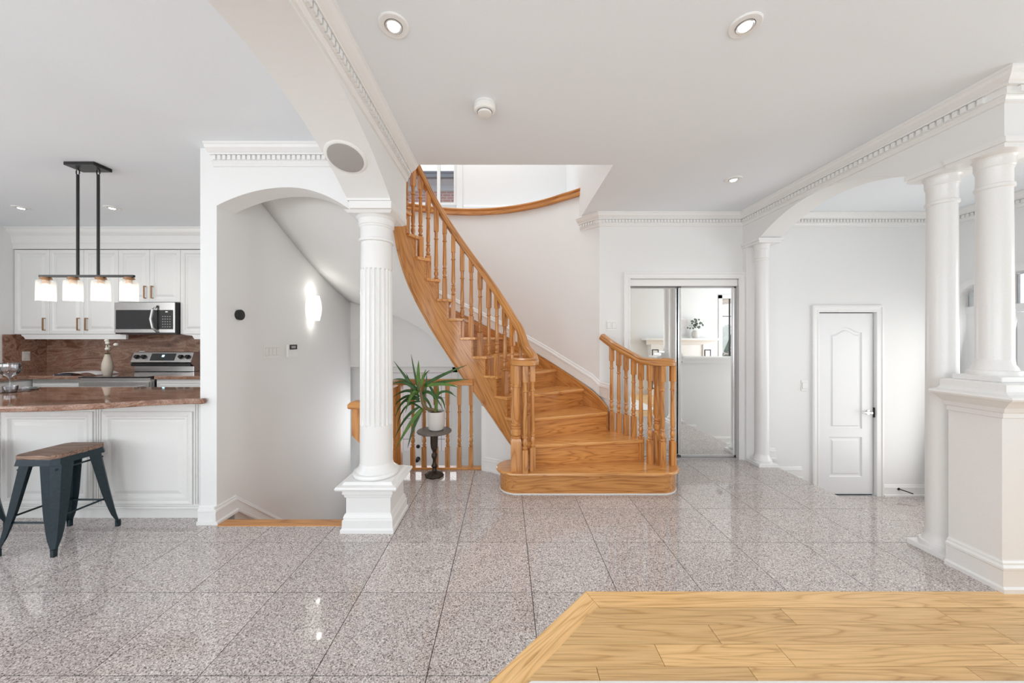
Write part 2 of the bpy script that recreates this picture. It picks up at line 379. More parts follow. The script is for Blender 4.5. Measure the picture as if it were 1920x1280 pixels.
def clip(poly, x0, x1, y0, y1):
    for ax, lim, sg in ((0, x0, 1), (0, x1, -1), (1, y0, 1), (1, y1, -1)):
        out = []
        for i in range(len(poly)):
            p, q = poly[i-1], poly[i]
            pi_, qi = (p[ax]-lim)*sg >= 0, (q[ax]-lim)*sg >= 0
            if pi_ != qi:
                t = (lim-p[ax])/(q[ax]-p[ax]); out.append((p[0]+t*(q[0]-p[0]), p[1]+t*(q[1]-p[1])))
            if qi: out.append(q)
        poly = out
        if not poly: return []
    cl = []
    for p in poly:
        if not cl or (abs(p[0]-cl[-1][0])+abs(p[1]-cl[-1][1])) > 1e-5: cl.append(p)
    if len(cl) > 1 and abs(cl[0][0]-cl[-1][0])+abs(cl[0][1]-cl[-1][1]) < 1e-5: cl.pop()
    ar = abs(sum(cl[i-1][0]*cl[i][1]-cl[i][0]*cl[i-1][1] for i in range(len(cl))))/2
    return cl if len(cl) > 2 and ar > 2e-4 else []

H = 2.755          # ceiling height
XL = -6.24         # kitchen left wall
# ------------------------------------------------------------------ floor
GP = [(-7.0, 0.0), (-1.432, 0.0), (0.43, 1.862), (2.87, 1.862), (2.87, 3.9), (-0.25, 3.9), (-0.25, 3.65), (-1.15, 3.65), (-1.15, 2.59), (-2.2, 2.59), (-2.2, 2.62), (-7.0, 2.62)]
M['grout'] = plain('grout', (0.035, 0.03, 0.028), 0.8)
fl = MB(); fl.prism(GP, -0.25, -0.004); fl.box(-7, -2.25, 2.62, 4.75, -0.25, -0.004); fl.box(-7, -1.0, -3.0, 0.0, -0.25, -0.004)
floor = struct(fl, 'floor', 'grout')
T = 0.4572; tx0, ty0 = 0.14, 1.395
for i in range(-15, 7):
    for j in range(-3, 6):
        g = 0.0019
        c = clip(GP, tx0+i*T+g, tx0+(i+1)*T-g, ty0+j*T+g, ty0+(j+1)*T-g)
        if c:
            cxm = sum(p[0] for p in c)/len(c); cym = sum(p[1] for p in c)/len(c)
            part(MB().prism(c, -0.012, 0.0), 'tile', 'granite', floor)
k = MB(); k.box(-7, -2.25, 2.62, 4.75, -0.004, -0.0005); k.box(-7, -1.44, -3.0, -0.0, -0.004, -0.0005)
part(k, 'granite_slab', 'granite', floor)
# oak floor
WP = [(-1.42, -3.0), (6.0, -3.0), (6.0, 1.862), (0.43, 1.862), (-1.42, 0.012)]
wfl = struct(MB().prism(WP, -0.25, -0.012), 'floor', 'grout')
def plank(poly, ax=0):
    cxm = sum(p[0] for p in poly)/len(poly); cym = sum(p[1] for p in poly)/len(poly)
    return part(MB().prism(poly, -0.012, 0.0), 'plank', 'plank', wfl, org=(cxm, cym, 0), rz=ax)
plank([(0.43, 1.861), (0.474, 1.7505), (2.35, 1.7505), (2.30, 1.861)])
plank([(2.302, 1.861), (2.352, 1.7505), (6, 1.7505), (6, 1.861)])
dg = []
plank([(0.428, 1.8595), (0.472, 1.7495), (0.46, 1.7475), (-0.44, 0.8475), (-0.54, 0.8915)], radians(45))
plank([(-0.542, 0.8895), (-0.442, 0.8455), (-1.42, -0.1325), (-1.42, 0.0115)], radians(45))
IN = [(-0.45, 0.8375), (0.4605, 1.748), (6.0, 1.748), (6.0, 0.8375)]
rows = {0: [1.38, 2.16], 1: [0.96, 2.28, 3.3], 2: [0.66, 1.20, 2.12, 3.0], 3: [0.375, 1.0, 1.9, 2.9], 4: [0.5, 1.3, 2.2]}
rnd = random.Random(3)
for r in range(0, 9):
    y1 = 1.749-0.1053*r; y0 = y1-0.1053; js = rows.get(r)
    if js is None:
        js = []; x = -0.4+rnd.random()
        while x < 5.5: js.append(x); x += rnd.uniform(0.5, 1.3)
    xs = [-2]+js
    while xs[-1] < 4.8: xs.append(xs[-1]+rnd.uniform(0.7, 1.3))
    xs.append(6.0)
    for a, b_ in zip(xs, xs[1:]):
        c = clip(IN, a+0.0012, b_-0.0012, y0+0.0008, y1-0.0008)
        if c: plank(c)
part(MB().prism([(-1.42, -3), (6, -3), (6, 0.80), (-0.488, 0.80), (-1.42, -0.134)], -0.011, -0.001), 'oak_boarding', 'plank', wfl)
# foyer floor (lower), two steps down
ZF = -0.41
ff = MB(); ff.box(2.87, 5.0, 2.1, 3.9, ZF-0.2, ZF-0.004)
ffl = struct(ff, 'floor', M['dgrey'])
for i in range(0, 6):
    for j in range(-1, 5):
        c = clip([(3.15, 2.1), (4.95, 2.1), (4.95, 3.9), (3.15, 3.9)], 3.15+i*T+.0014, 3.15+(i+1)*T-.0014, 2.0+j*T+.0014, 2.0+(j+1)*T-.0014)
        if c: part(MB().prism(c, ZF-0.012, ZF), 'tile', 'granite', ffl)
st = MB(); st.box(2.87, 3.15, 2.1, 3.9, ZF, -0.225); st2 = MB().box(2.87, 3.17, 2.1, 3.9, -0.225, -0.205)
fs = thing('foyer_step', (3.0, 3.0, ZF), 'granite step down from the raised hall floor into the entry foyer', 'step')
part(st, 'riser', 'granite', fs); part(st2, 'tread', 'granite', fs)

# ------------------------------------------------------------------ walls & ceiling
XW = -2.125
ce = MB()
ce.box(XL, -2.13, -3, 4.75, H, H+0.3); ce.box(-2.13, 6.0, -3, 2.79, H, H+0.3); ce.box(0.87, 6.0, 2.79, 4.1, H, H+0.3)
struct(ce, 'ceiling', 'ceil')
def arch_pts(c, a, zs, rise, n=28, p=1.0):
    return [(c+a*cos(pi-pi*i/n), zs+rise*sin(pi*i/n)**p) for i in range(n+1)]
# arch wall (kitchen end of the hall)
ap = []
for i in range(41):
    u = -1+2*i/40; x = -1.600+(0.525 if u < 0 else 0.51)*u; ap.append((x, 2.469-(0.134 if u < 0 else 0.205)*u*u))
poly = [(-2.246, 0), (XW, 0)]+ap+[(-1.09, H), (-2.246, H)]
struct(MB().prism(poly, 2.55, 2.72, 'xz'), 'wall_arch', 'wall')
# passage left wall
struct(MB().box(-2.246, XW, 2.72, 4.75, -1.2, H), 'wall_passage', 'wall')
# back of stairwell under stairs: header + recess
hw = MB(); hw.box(XW, -0.13, 4.75, 4.87, 0.97, 3.0)
struct(hw, 'wall_header', 'wall')
lw = MB(); lw.box(XW-0.1, -2.02, 4.87, 5.0, -1.2, 1.1)
lw.box(-0.70, -0.13, 5.0, 5.1, -1.2, 1.2); lw.box(-2.2, -0.7, 5.0, 5.1, 0.9, 1.2); lw.box(-2.3, -2.05, 5.0, 5.1, -1.2, 1.2); lw.box(-2.2, -0.13, 4.87, 5.0, 0.99, 1.1)
struct(lw, 'wall_landing', 'wall')
struct(MB().prism([(3.58, -1.2), (5.0, -1.2), (5.0, 1.1), (4.75, 1.05), (3.58, 0.66)], -0.25, -0.13, 'yz'), 'wall_well_right', 'wall')
struct(MB().box(-2.25, -0.1, 2.6, 5.1, -1.3, -1.15), 'floor', 'granite')
wf = MB(); wf.box(-1.15, -0.25, 3.63, 3.65, -1.2, -0.004); wf.box(-1.15, -1.13, 2.62, 3.63, -1.2, -0.01)
struct(wf, 'wall_well_front', 'wall')
# kitchen back & left
struct(MB().box(XL-0.1, -2.246, 4.72, 4.85, -0.1, H), 'wall_kitchen_back', 'wall')
kl = MB(); kl.box(XL-0.12, XL, 2.0, 4.72, -0.1, H); kl.box(XL-0.12, XL, -3, -0.8, -0.1, H); kl.box(XL-0.12, XL, -0.8, 2.0, -0.1, 0.8); kl.box(XL-0.12, XL, -0.8, 2.0, 2.4, H)
struct(kl, 'wall_kitchen_left', 'wall')
# rear wall with window openings (behind the camera) and living room walls seen in the mirrors
rw = MB(); rw.box(XL, 6.0, -3.12, -3.0, 2.62, H); rw.box(XL, 6.0, -3.12, -3.0, -0.2, 0.35)
for a, b_ in ((XL, -5.5), (-2.2, -1.8), (1.6, 3.0)): rw.box(a, b_, -3.12, -3.0, 0.35, 2.62)
struct(rw, 'wall_rear', 'wall')
LY = -0.6
lv = MB(); lv.box(3.0, 5.28, LY-0.12, LY, -0.1, H); lv.box(5.28, 5.80, LY-0.12, LY, 2.34, H); lv.box(5.28, 5.80, LY-0.12, LY, -0.1, 0.5); lv.box(5.8, 6.1, LY-0.12, LY, -0.1, H)
lv.box(2.9, 3.0, -3.0, LY, -0.1, H)
struct(lv, 'wall_living_rear', 'wall')
lr = MB(); lr.box(6.0, 6.12, LY, 0.0, -0.1, H); lr.box(6.0, 6.12, 1.6, 2.1, -0.1, H); lr.box(6.0, 6.12, 0, 1.6, -0.1, 0.6); lr.box(6.0, 6.12, 0, 1.6, 2.4, H)
struct(lr, 'wall_living_right', 'wall')
# mirror wall / foyer back wall
BY = 3.9
mw = MB(); mw.box(1.056, 1.398, BY, BY+0.16, -0.2, H); mw.box(1.398, 2.616, BY, BY+0.16, 2.03, H); mw.box(1.398, 2.616, BY+0.12, BY+0.16, -0.2, 2.03); mw.box(2.616, 3.515, BY, BY+0.16, -0.6, H)
mw.box(3.515, 4.16, BY, BY+0.16, 1.655, H); mw.box(4.16, 5.05, BY, BY+0.16, -0.6, H); mw.box(3.515, 4.16, BY+0.1, BY+0.16, -0.6, 1.655)
struct(mw, 'wall_back', 'wall')
# foyer right wall with arched entry opening
ea = [(p[0], p[1]) for p in arch_pts(3.0, 0.76, 1.83, 0.20, 20)]
poly = [(2.1, -0.6), (2.24, -0.6)]+ea+[(3.76, -0.6), (3.95, -0.6), (3.95, H), (2.1, H)]
struct(MB().prism(poly, 4.95, 5.1, 'yz'), 'wall_foyer_right', 'wall')
# half wall right of the pedestal with entablature
struct(MB().box(2.93, 6.0, 1.90, 2.06, ZF-.2, 1.02), 'wall_half', 'wall')
hc = MB(); hc.sweep([(0, 0), (0.10, 0), (0.10, 0.03), (0, 0.03)], [(2.95, 1.86, 1.02), (6.0, 1.86, 1.02)]); hc.box(2.95, 6.0, 1.83, 2.13, 1.02, 1.05); hc.box(2.95, 6.0, 1.87, 2.09, 0.95, 1.02)
struct(hc, 'trim_1', 'trim')
# right beam: arched underside
ar = [(2.96+0.69*(-1+2*i/32), 2.617-0.205*(-1+2*i/32)**2) for i in range(33)]
poly = [(1.856, 2.42), (2.268, 2.42)]+ar+[(3.9, 2.41), (3.9, H), (1.856, H)]
bm_ = MB().prism(poly, 2.67, 2.90, 'yz')
struct(bm_, 'beam_right', 'wall')
struct(MB().box(2.90, 6.0, 1.856, 2.10, 2.42, H), 'beam_front', 'wall')
# left beam: arched underside
def zb_(y): return 2.605-0.275*((y-1.38)/1.02)**2
poly = [(-3.0, 2.33), (0.36, 2.33)]+[(0.36+2.04*i/32, zb_(0.36+2.04*i/32)) for i in range(33)]+[(2.402, 2.315), (2.79, 2.315), (2.79, H), (-3.0, H)]
struct(MB().prism(poly, -1.10, -0.80, 'yz'), 'beam_left', 'wall')

# crown mouldings with dentils
CR = [(0, 0), (0.098, 0), (0.098, -0.012), (0.090, -0.018), (0.082, -0.034), (0.060, -0.052), (0.050, -0.058), (0.050, -0.068), (0.030, -0.068), (0.030, -0.104), (0.022, -0.104), (0.022, -0.112), (0.012, -0.124), (0.012, -0.134), (0, -0.138)]
dent_me = None
tn = [1]
def crown(path, top=H, skip=()):
    global dent_me
    tn[0] += 1
    o = struct(MB().sweep(CR, [(x, y, top-0.0005) for x, y in path]), 'trim_%d' % tn[0], 'trim')
    for (x0, y0), (x1, y1) in zip(path, path[1:]):
        d = Vector((x1-x0, y1-y0, 0)); L = d.length; d.normalize(); r = Vector((d.y, -d.x, 0)); n = int((L-0.03)/0.036)
        for i in range(n):
            c = Vector((x0, y0, top-0.087))+d*(0.03+0.036*i+0.006)+r*0.037
            if dent_me is None:
                q = part(MB().box(-0.011, 0.011, -0.008, 0.008, -0.0155, 0.0155), 'dentil', 'trim', o, org=(0, 0, 0)); dent_me = q.data
            else:
                q = bpy.data.objects.new('dentil', dent_me); COL.objects.link(q); q.parent = o
            q.location = c; q.rotation_euler = (0, 0, atan2(d.y, d.x))
    return o
crown([(0.885, 4.09), (1.056, BY), (2.67, BY), (2.67, 1.856), (5.0, 1.856)])
crown([(-0.80, -0.6), (-0.80, 2.788)])
crown([(-2.145, 2.55), (-1.10, 2.55)])
crown([(2.87, BY), (4.95, BY), (4.95, 2.15)])
# capitals / abacus on columns
def rnd_col(loc, z0, z1, r, label, plinth=0.10, pz=0.035, flute=None, abx=0.135, ped=None, topz=2.42, rot=0):
    x, y = loc
    t = thing('column', (x, y, z0), label, 'column')
    part(MB().square([(plinth, z0), (plinth, z0+pz)], x, y), 'plinth', 'trim', t, bevel=0.003)
    zb = z0+pz
    b_ = MB().lathe([(r*1.38, zb), (r*1.42, zb+0.012), (r*1.38, zb+0.028), (r*1.22, zb+0.032), (r*1.18, zb+0.044), (r*1.06, zb+0.06), (r*1.0, zb+0.09)], x, y, 48)
    part(b_, 'base_moulding', 'trim', t)
    prof = []
    n = 40
    for i in range(n+1):
        u = i/n; prof.append((r*(1.0-0.10*max(0, u-0.3)**1.3), zb+0.088+(z1-0.20-zb-0.088)*u))
    if flute:
        f0, f1 = flute
        prof = [(r, zb+0.088), (r, f0), (r*0.999, f0+0.012)]+[(r*(1-0.03*i/20), f0+0.02+(f1-f0-0.04)*i/20) for i in range(21)]+[(r*0.965, f1-0.012), (r*0.965, f1), (r*0.955, z1-0.20)]
        def rf(q, z, a):
            k = 1.0 if f0+0.015 < z < f1-0.015 else 0.0
            w = cos(a*20); return q-k*0.0125*max(0.0, w+0.30)**0.7
        part(MB().lathe(prof, x, y, 240, rfun=rf), 'shaft', 'trim', t)
    else:
        part(MB().lathe(prof, x, y, 48), 'shaft', 'trim', t)
    q = prof[-1][0]; zt = z1-0.20
    cap = [(q, zt), (q*1.12, zt+0.006), (q*1.14, zt+0.014), (q*1.12, zt+0.022), (q*1.02, zt+0.028), (q*1.02, zt+0.105), (q*1.08, zt+0.112), (q*1.08, zt+0.12), (q*1.14, zt+0.125), (q*1.14, zt+0.165), (q*1.20, zt+0.172), (q*1.33, zt+0.185), (q*1.35, zt+0.20)]
    part(MB().lathe(cap, x, y, 48), 'capital', 'trim', t)
    return t
c1 = (-0.966, 2.596)
pt = thing('column', (c1[0], c1[1], 0), 'fluted white column on a square moulded pedestal beside the kitchen arch', 'column')
pp = [(0.186, 0), (0.186, 0.022), (0.178, 0.034), (0.176, 0.085), (0.168, 0.095), (0.172, 0.10), (0.165, 0.122), (0.156, 0.132), (0.156, 0.236), (0.164, 0.243), (0.168, 0.262), (0.176, 0.268), (0.176, 0.30), (0.208, 0.305), (0.214, 0.317), (0.208, 0.330), (0.176, 0.334), (0.165, 0.352)]
part(MB().square(pp, *c1), 'pedestal', 'trim', pt)
q = rnd_col(c1, 0.35, 2.262, 0.116, 'x', plinth=0.10, pz=0.004, flute=(0.71, 1.88))
for ch in [o for o in bpy.data.objects if o.parent == q]:
    if ch.name.startswith('plinth'): bpy.data.objects.remove(ch); continue
    ch.location = Vector((0, 0, 0.35)); ch.parent = pt
bpy.data.objects.remove(q)
part(MB().box(-1.088, -0.794, 2.405, 2.787, 2.262, 2.3145), 'abacus', 'trim', pt, bevel=0.004)
ab = MB(); ab.square([(0.150, 2.245), (0.168, 2.262)], *c1); part(ab, 'abacus_moulding', 'trim', pt)
# pedestal at right with short column on it
pr = thing('column', (2.79, 1.98, 0), 'short white column standing on a moulded square pedestal at the right edge', 'column')
ped = [(0.027, 0), (0.027, 0.022), (0.016, 0.03), (0.016, 0.115), (0.021, 0.12), (0.021, 0.132), (0.010, 0.142), (0.010, 0.152), (0.002, 0.160), (0, 0.165),
       (0, 0.925), (0.012, 0.930), (0.012, 0.955), (0.026, 0.962), (0.034, 0.985), (0.062, 1.005), (0.080, 1.018), (0.098, 1.028), (0.118, 1.036), (0.124, 1.046), (0.118, 1.056), (0.072, 1.062), (0.060, 1.070), (0.052, 1.076), (0.052, 1.112), (0.03, 1.118)]
pb = MB()
pb.rings([[(2.675-o_, 1.868-o_, z_), (2.905+o_, 1.868-o_, z_), (2.905+o_, 2.094, z_), (2.675-o_, 2.094, z_)] for o_, z_ in ped], smooth=False)
part(pb, 'pedestal', 'trim', pr)
q = rnd_col((2.79, 1.98), 1.118, 2.40, 0.069, 'x', plinth=0.105, pz=0.03)
for ch in [o for o in bpy.data.objects if o.parent == q]: ch.location = Vector((0, 0, 1.118)); ch.parent = pr
bpy.data.objects.remove(q)
ab = MB(); ab.box(2.655, 2.925, 1.845, 2.095, 2.378, 2.401); ab.box(2.645, 2.935, 1.833, 2.095, 2.400, 2.43); part(ab, 'abacus', 'trim', pr)
c = rnd_col((2.775, 2.205), 0.0, 2.40, 0.070, 'tall plain white column standing behind the right pedestal', plinth=0.105)
ab = MB(); ab.box(2.663, 2.89, 2.097, 2.30, 2.378, 2.401); ab.box(2.655, 2.898, 2.0955, 2.31, 2.400, 2.428); part(ab, 'abacus', 'trim', c)
c = rnd_col((2.765, 3.742), 0.0, 2.39, 0.066, 'slim white column between the mirrored closet and the foyer', plinth=0.10)
ab = MB(); ab.box(2.655, 2.885, 3.63, 3.899, 2.365, 2.388); ab.box(2.64, 2.90, 3.615, 3.899, 2.388, 2.409); part(ab, 'abacus', 'trim', c)
part(MB().box(2.67, 2.87, 3.845, 3.899, 0.0, 2.365), 'pilaster', 'trim', c)

# baseboards
BB = [(0, 0), (0.030, 0), (0.030, 0.018), (0.018, 0.026), (0.016, 0.088), (0.020, 0.092), (0.018, 0.105), (0.010, 0.112), (0.010, 0.120), (0.004, 0.128), (0, 0.130)]
def base(path, name, prof=BB): return struct(MB().sweep(prof, path), name, 'trim')
base([(-2.246, 2.72, 0), (-2.246, 2.55, 0), (XW, 2.55, 0), (XW, 2.72, 0)][::-1] if False else [(-2.25, 2.55, 0), (XW, 2.55, 0)], 'baseboard_arch')
base([(XW, 2.52, 0), (XW, 2.725, 0), (XW, 3.8, -0.92)], 'baseboard_passage')
base([(2.70, BY, 0), (3.03, BY, 0)], 'baseboard_back')
base([(3.03, BY, -.21), (3.325, BY, -0.21)], 'baseboard_step')
base([(3.325, BY, ZF), (3.44, BY, ZF)], 'baseboard_foyer')
base([(4.235, BY, ZF), (4.95, BY, ZF)], 'baseboard_foyer_right')
base([(6.0, 2.06, ZF), (3.2, 2.06, ZF)], 'baseboard_half_wall')
base([(3.19, 2.06, -0.21), (2.93, 2.06, -0.21)], 'baseboard_half_wall_step')

# ------------------------------------------------------------------ upper stairwell
XR = 0.87
up = MB(); up.box(XR, XR+0.1, 2.79, 5.0, H+0.3, 5.5); up.box(XR-0.003, XR+0.12, 2.787, 4.12, H+0.0005, H+0.31)
up.box(XR, XR+0.1, 2.0, 2.79, H+0.3, 5.5)
struct(up, 'wall_upper_right', 'wall')
uf = MB(); uf.box(-2.2, -2.13, 2.0, 5.0, H+0.3, 5.5); uf.box(-2.2, -2.13, 2.79, 4.75, H, H+.3); uf.box(-2.2, XR, 1.9, 2.0, H+0.3, 5.5)
struct(uf, 'wall_upper_left', 'wall')
UY = 4.96
wx0, wx1, wz0, wz1 = -1.50, -0.70, 3.285, 4.70
ub = MB(); ub.box(-2.2, wx0, UY, UY+0.12, 3.0, 5.5); ub.box(wx1, XR+0.1, UY, UY+0.12, 3.0, 5.5); ub.box(wx0, wx1, UY, UY+0.12, 3.0, wz0); ub.box(wx0, wx1, UY, UY+0.12, wz1, 5.5)
struct(ub, 'wall_upper_back', 'wall')
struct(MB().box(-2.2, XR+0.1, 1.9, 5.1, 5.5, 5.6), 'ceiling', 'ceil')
base([(wx0-0.1-0.5, UY, 3.14), (wx0-0.11, UY, 3.14)], 'baseboard_upper_left'); base([(wx1+0.1, UY, 3.14), (XR, UY, 3.14)], 'baseboard_upper')
wn = MB()
wn.box(wx0, wx1, UY-0.02, UY+0.06, wz0-0.02, wz0+0.012)
w1 = struct(wn, 'window_1', 'trim')
fr = MB(); cs = 0.085
fr.box(wx0-cs, wx0, UY-0.025, UY, wz0-0.08, wz1+cs); fr.box(wx1, wx1+cs, UY-0.025, UY, wz0-0.08, wz1+cs); fr.box(wx0-cs, wx1+cs, UY-0.025, UY, wz1, wz1+cs)
part(fr, 'casing', 'trim', w1, bevel=0.006)
sa = MB()
for a, b_ in ((wx0, wx0+0.045), (wx1-0.045, wx1), (-0.985, -0.94)): sa.box(a, b_, UY+0.02, UY+0.06, wz0, wz1)
sa.box(wx0, wx1, UY+0.02, UY+0.06, wz1-0.05, wz1); part(sa, 'sash', 'trim', w1)
part(MB().box(wx0+0.045, -0.985, UY+0.038, UY+0.042, wz0+0.01, wz1-0.05), 'pane', 'glass', w1)
part(MB().box(-0.94, wx1-0.045, UY+0.038, UY+0.042, wz0+0.01, wz1-0.05), 'pane', 'glass', w1)

# ------------------------------------------------------------------ the curved staircase
C = (-0.48, 3.08); RI = 0.196
def A(n): return 20.5+13.6*(n-3) if n >= 2 else -6.0
def pit(th): return RI*(3+(th-20.5)/13.6)
RR = [(0, 0.73), (20, 0.70), (34, 0.655), (48, 0.635), (75, 0.61), (102, 0.57), (130, 0.545), (200, 0.54)]
def rr_(th): return interp(th, RR)
def re_(th): return rr_(th)-0.055
def ro(th): return interp(th, [(20, 1.67), (28, 1.70), (36, 1.675), (45, 1.65), (60, 1.645), (200, 1.645)])-0.028
def rwl(th): return interp(th, [(28.1, 1.741), (36, 1.69), (45, 1.652), (60, 1.647), (200, 1.647)])
def P(th, r, z=None):
    t = radians(th); p = (C[0]+r*cos(t), C[1]+r*sin(t))
    return p if z is None else (p[0], p[1], z)
stair = thing('staircase', (0.7, 3.1, 0), 'curved golden oak staircase with turned balusters rising to the upper floor', 'staircase')
# first step (rounded bullnose)
def capsule(x0, xr, yf, r0, r1, n=14):
    pts = []
    for i in range(n+1):
        a = radians(90+180*i/n); pts.append((x0+r0+r0*cos(a), yf+r0+r0*sin(a)))
    for i in range(n+1):
        a = radians(-90+180*i/n); pts.append((xr-r1+r1*cos(a), yf+r1+r1*sin(a)))
    return pts
part(MB().prism(capsule(-0.05, 1.548, 3.018, 0.15, 0.18), 0.004, 0.166), 'riser', 'oakx', stair)
part(MB().prism(capsule(-0.086, 1.582, 2.982, 0.185, 0.215), 0.166, 0.196), 'tread', 'oaktread', stair, bevel=0.013, bseg=3)
part(MB().prism(capsule(-0.056, 1.554, 3.012, 0.156, 0.186), 0.0, 0.010), 'shoe_bead', 'trim', stair)
for n in range(2, 17):
    a0, a1 = A(n), A(n+1); t0 = radians(a0); off = Vector((sin(t0), -cos(t0)))*0.03
    z1 = RI*n; z0 = z1-0.03
    pi0 = Vector(P(a0, re_(a0)-0.03))+off
    if n == 2:
        po0 = Vector((1.315, 3.329))+off; mids = [(1.315, 3.35), (1.135, 3.70), P(28, 1.66)]
    else:
        po0 = Vector(P(a0, ro(a0)))+off; mids = [P(a0+(a1-a0)*k/6, ro(a0+(a1-a0)*k/6)) for k in range(1, 7)]
    inn = [P(a1-(a1-a0)*k/6, re_(a1-(a1-a0)*k/6)-0.03) for k in range(0, 6)]
    poly = [tuple(pi0), tuple(po0)]+mids+[P(a1+1, ro(a1)), ]+[P(a1+1, re_(a1)-0.03)]+inn
    if n == 2: poly = [tuple(pi0), tuple(po0)]+mids+[P(a1+1, re_(a1)-0.03)]+inn
    part(MB().prism(poly, z0, z1), 'tread', 'oaktread', stair, org=(C[0], C[1], z0), rz=t0, bevel=0.011, bseg=3)
    rin, rout = re_(a0)-0.004, ro(a0) if n > 2 else 1.785
    d = Vector((cos(t0), sin(t0))); nn = Vector((-sin(t0), cos(t0))); c_ = Vector(C)
    if n == 2:
        d = (Vector((1.29, 3.324))-Vector(P(7, rin))).normalized(); nn = Vector((-d.y, d.x)); c_ = Vector(P(7, rin))-d*rin; rout = rin+(Vector((1.29, 3.324))-Vector(P(7, rin))).length
    pl = [c_+d*rin, c_+d*rout, c_+d*rout+nn*0.02, c_+d*rin+nn*0.02]
    part(MB().prism([tuple(p) for p in pl], RI*(n-1), z0), 'riser', 'oakx', stair, org=(C[0], C[1], z0), rz=t0)
part(MB().prism([(1.29, 3.326), (1.115, 3.67), (1.095, 3.66), (1.27, 3.32)], 0.196, 0.362), 'side_panel', 'oakx', stair)
# inner stringer (open, stepped top)
DP = [(0, 0.24), (15, 0.30), (30, 0.40), (45, 0.48), (62, 0.535), (84, 0.585), (110, 0.60), (155, 0.63), (200, 0.64)]
def sbot(th): return max(0.05, pit(th)-interp(th, DP))
ths = []
for n in range(2, 17):
    a0, a1 = A(n), A(n+1)
    for k in range(0, 6): ths.append((a0+(a1-a0)*k/6, RI*n-0.03))
    ths.append((a1-0.02, RI*n-0.03))
ths = [(0, 0.19)]+ths
rings = []
for th, zt in ths:
    r = re_(th); zb = sbot(th)
    zt = max(zt, zb+0.02)
    rings.append([P(th, r, zb), P(th, r, zt), P(th, r+0.035, zt), P(th, r+0.035, zb)])
sm = MB(); vs = [v for r in rings for v in r]; fs_ = []; uvs = []
for i in range(len(rings)-1):
    for j in range(4):
        k = (j+1) % 4; fs_.append((i*4+j, i*4+k, (i+1)*4+k, (i+1)*4+j)[::-1])
        def uvp(ii, jj):
            th, z = ths[ii][0], rings[ii][jj][2]; s_ = radians(th)*0.55; z_ = z
            ca, sa_ = 0.54, 0.84; return (s_*ca+z_*sa_, -s_*sa_+z_*ca)
        uvs.append([uvp(i, j), uvp(i, k), uvp(i+1, k), uvp(i+1, j)][::-1])
sm.add(vs, fs_, False, uvs)
part(sm, 'stringer', 'oakuv', stair)
# bead along lower edge
part(MB().tube([P(th, re_(th)-0.004, sbot(th)+0.006) for th in range(12, 199, 4)], 0.008, 6), 'edge_bead', 'oakuv', stair)
# outer skirt board, on the wall side
sk = []
for i in range(0, 61):
    th = 20.4+i*3.0
    if th > 200: break
    r = ro(th); top = pit(th)+0.045; bot = pit(th)-0.28
    sk.append([P(th, r, max(bot, 0.2)), P(th, r+0.024, max(bot, 0.2)), P(th, r+0.024, top), P(th, r, top)])
part(MB().rings(sk, smooth=False), 'skirt_board', 'oakuv', stair)
# baluster builder
def baluster(x, y, z0, z1, rot=0, hb=0.20, ht=0.15, s=0.0235):
    mb = MB(); c, sn = cos(rot), sin(rot)
    def sq(za, zb_, q):
        pts = [(x+q*(a*c-b_*sn), y+q*(a*sn+b_*c)) for a, b_ in ((-1, -1), (1, -1), (1, 1), (-1, 1))]
        mb.prism(pts, za, zb_)
    sq(z0, z0+hb, s); sq(z1-ht, z1, s*0.92)
    a = z0+hb; L = (z1-ht)-a
    pr = [(s, a), (s*0.62, a+0.008), (s*0.98, a+0.016), (s*0.98, a+0.022), (s*0.62, a+0.03), (s*0.62, a+0.036), (s*0.95, a+0.055), (s*0.97, a+0.07), (s*0.62, a+0.10), (s*0.96, a+0.106), (s*0.96, a+0.112), (s*0.62, a+0.12),
          (s*0.88, a+0.15), (s*0.70, a+L*0.80), (s*0.66, a+L-0.088), (s*0.98, a+L-0.082), (s*0.98, a+L-0.074), (s*0.72, a+L-0.066), (s*0.74, a+L-0.012), (s*0.96, a+L)]
    if L < 0.25: pr = [(s*0.9, a), (s*0.6, a+0.02), (s*0.8, a+L*0.5), (s*0.9, a+L)]
    mb.lathe(pr, x, y, 12)
    return mb
def newel(x, y, z0, z1, s=0.047):
    mb = MB(); mb.square([(s, z0), (s, z0+0.26), (s*0.82, z0+0.285)], x, y)
    a = z0+0.28; b2 = z1-0.18
    mb.lathe([(s*0.85, a), (s*0.95, a+0.01), (s*0.7, a+0.022), (s*0.92, a+0.035), (s*0.95, a+0.07), (s*0.72, a+0.088), (s*0.92, a+0.095), (s*0.92, a+0.105), (s*0.7, a+0.112), (s*0.9, a+0.118), (s*0.9, a+0.128), (s*0.72, a+0.135),
              (s*0.93, a+0.18), (s*0.78, b2-0.06), (s*0.78, b2-0.02), (s*0.92, b2-0.015), (s*0.92, b2)], x, y, 20)
    mb.lathe([(s*0.92*1.05, b2), (s*0.95*1.08, b2+0.02), (s*1.08, z1)], x, y, 8, False, a0=pi/8)
    return mb
RP0 = [(-0.031, -0.022), (-0.033, 0.0), (-0.024, 0.014), (-0.026, 0.022), (-0.012, 0.033), (0.012, 0.033), (0.026, 0.022), (0.024, 0.014), (0.033, 0.0), (0.031, -0.022), (0.020, -0.027), (-0.020, -0.027)]
RP = [(a*1.12, b_*1.12) for a, b_ in RP0]
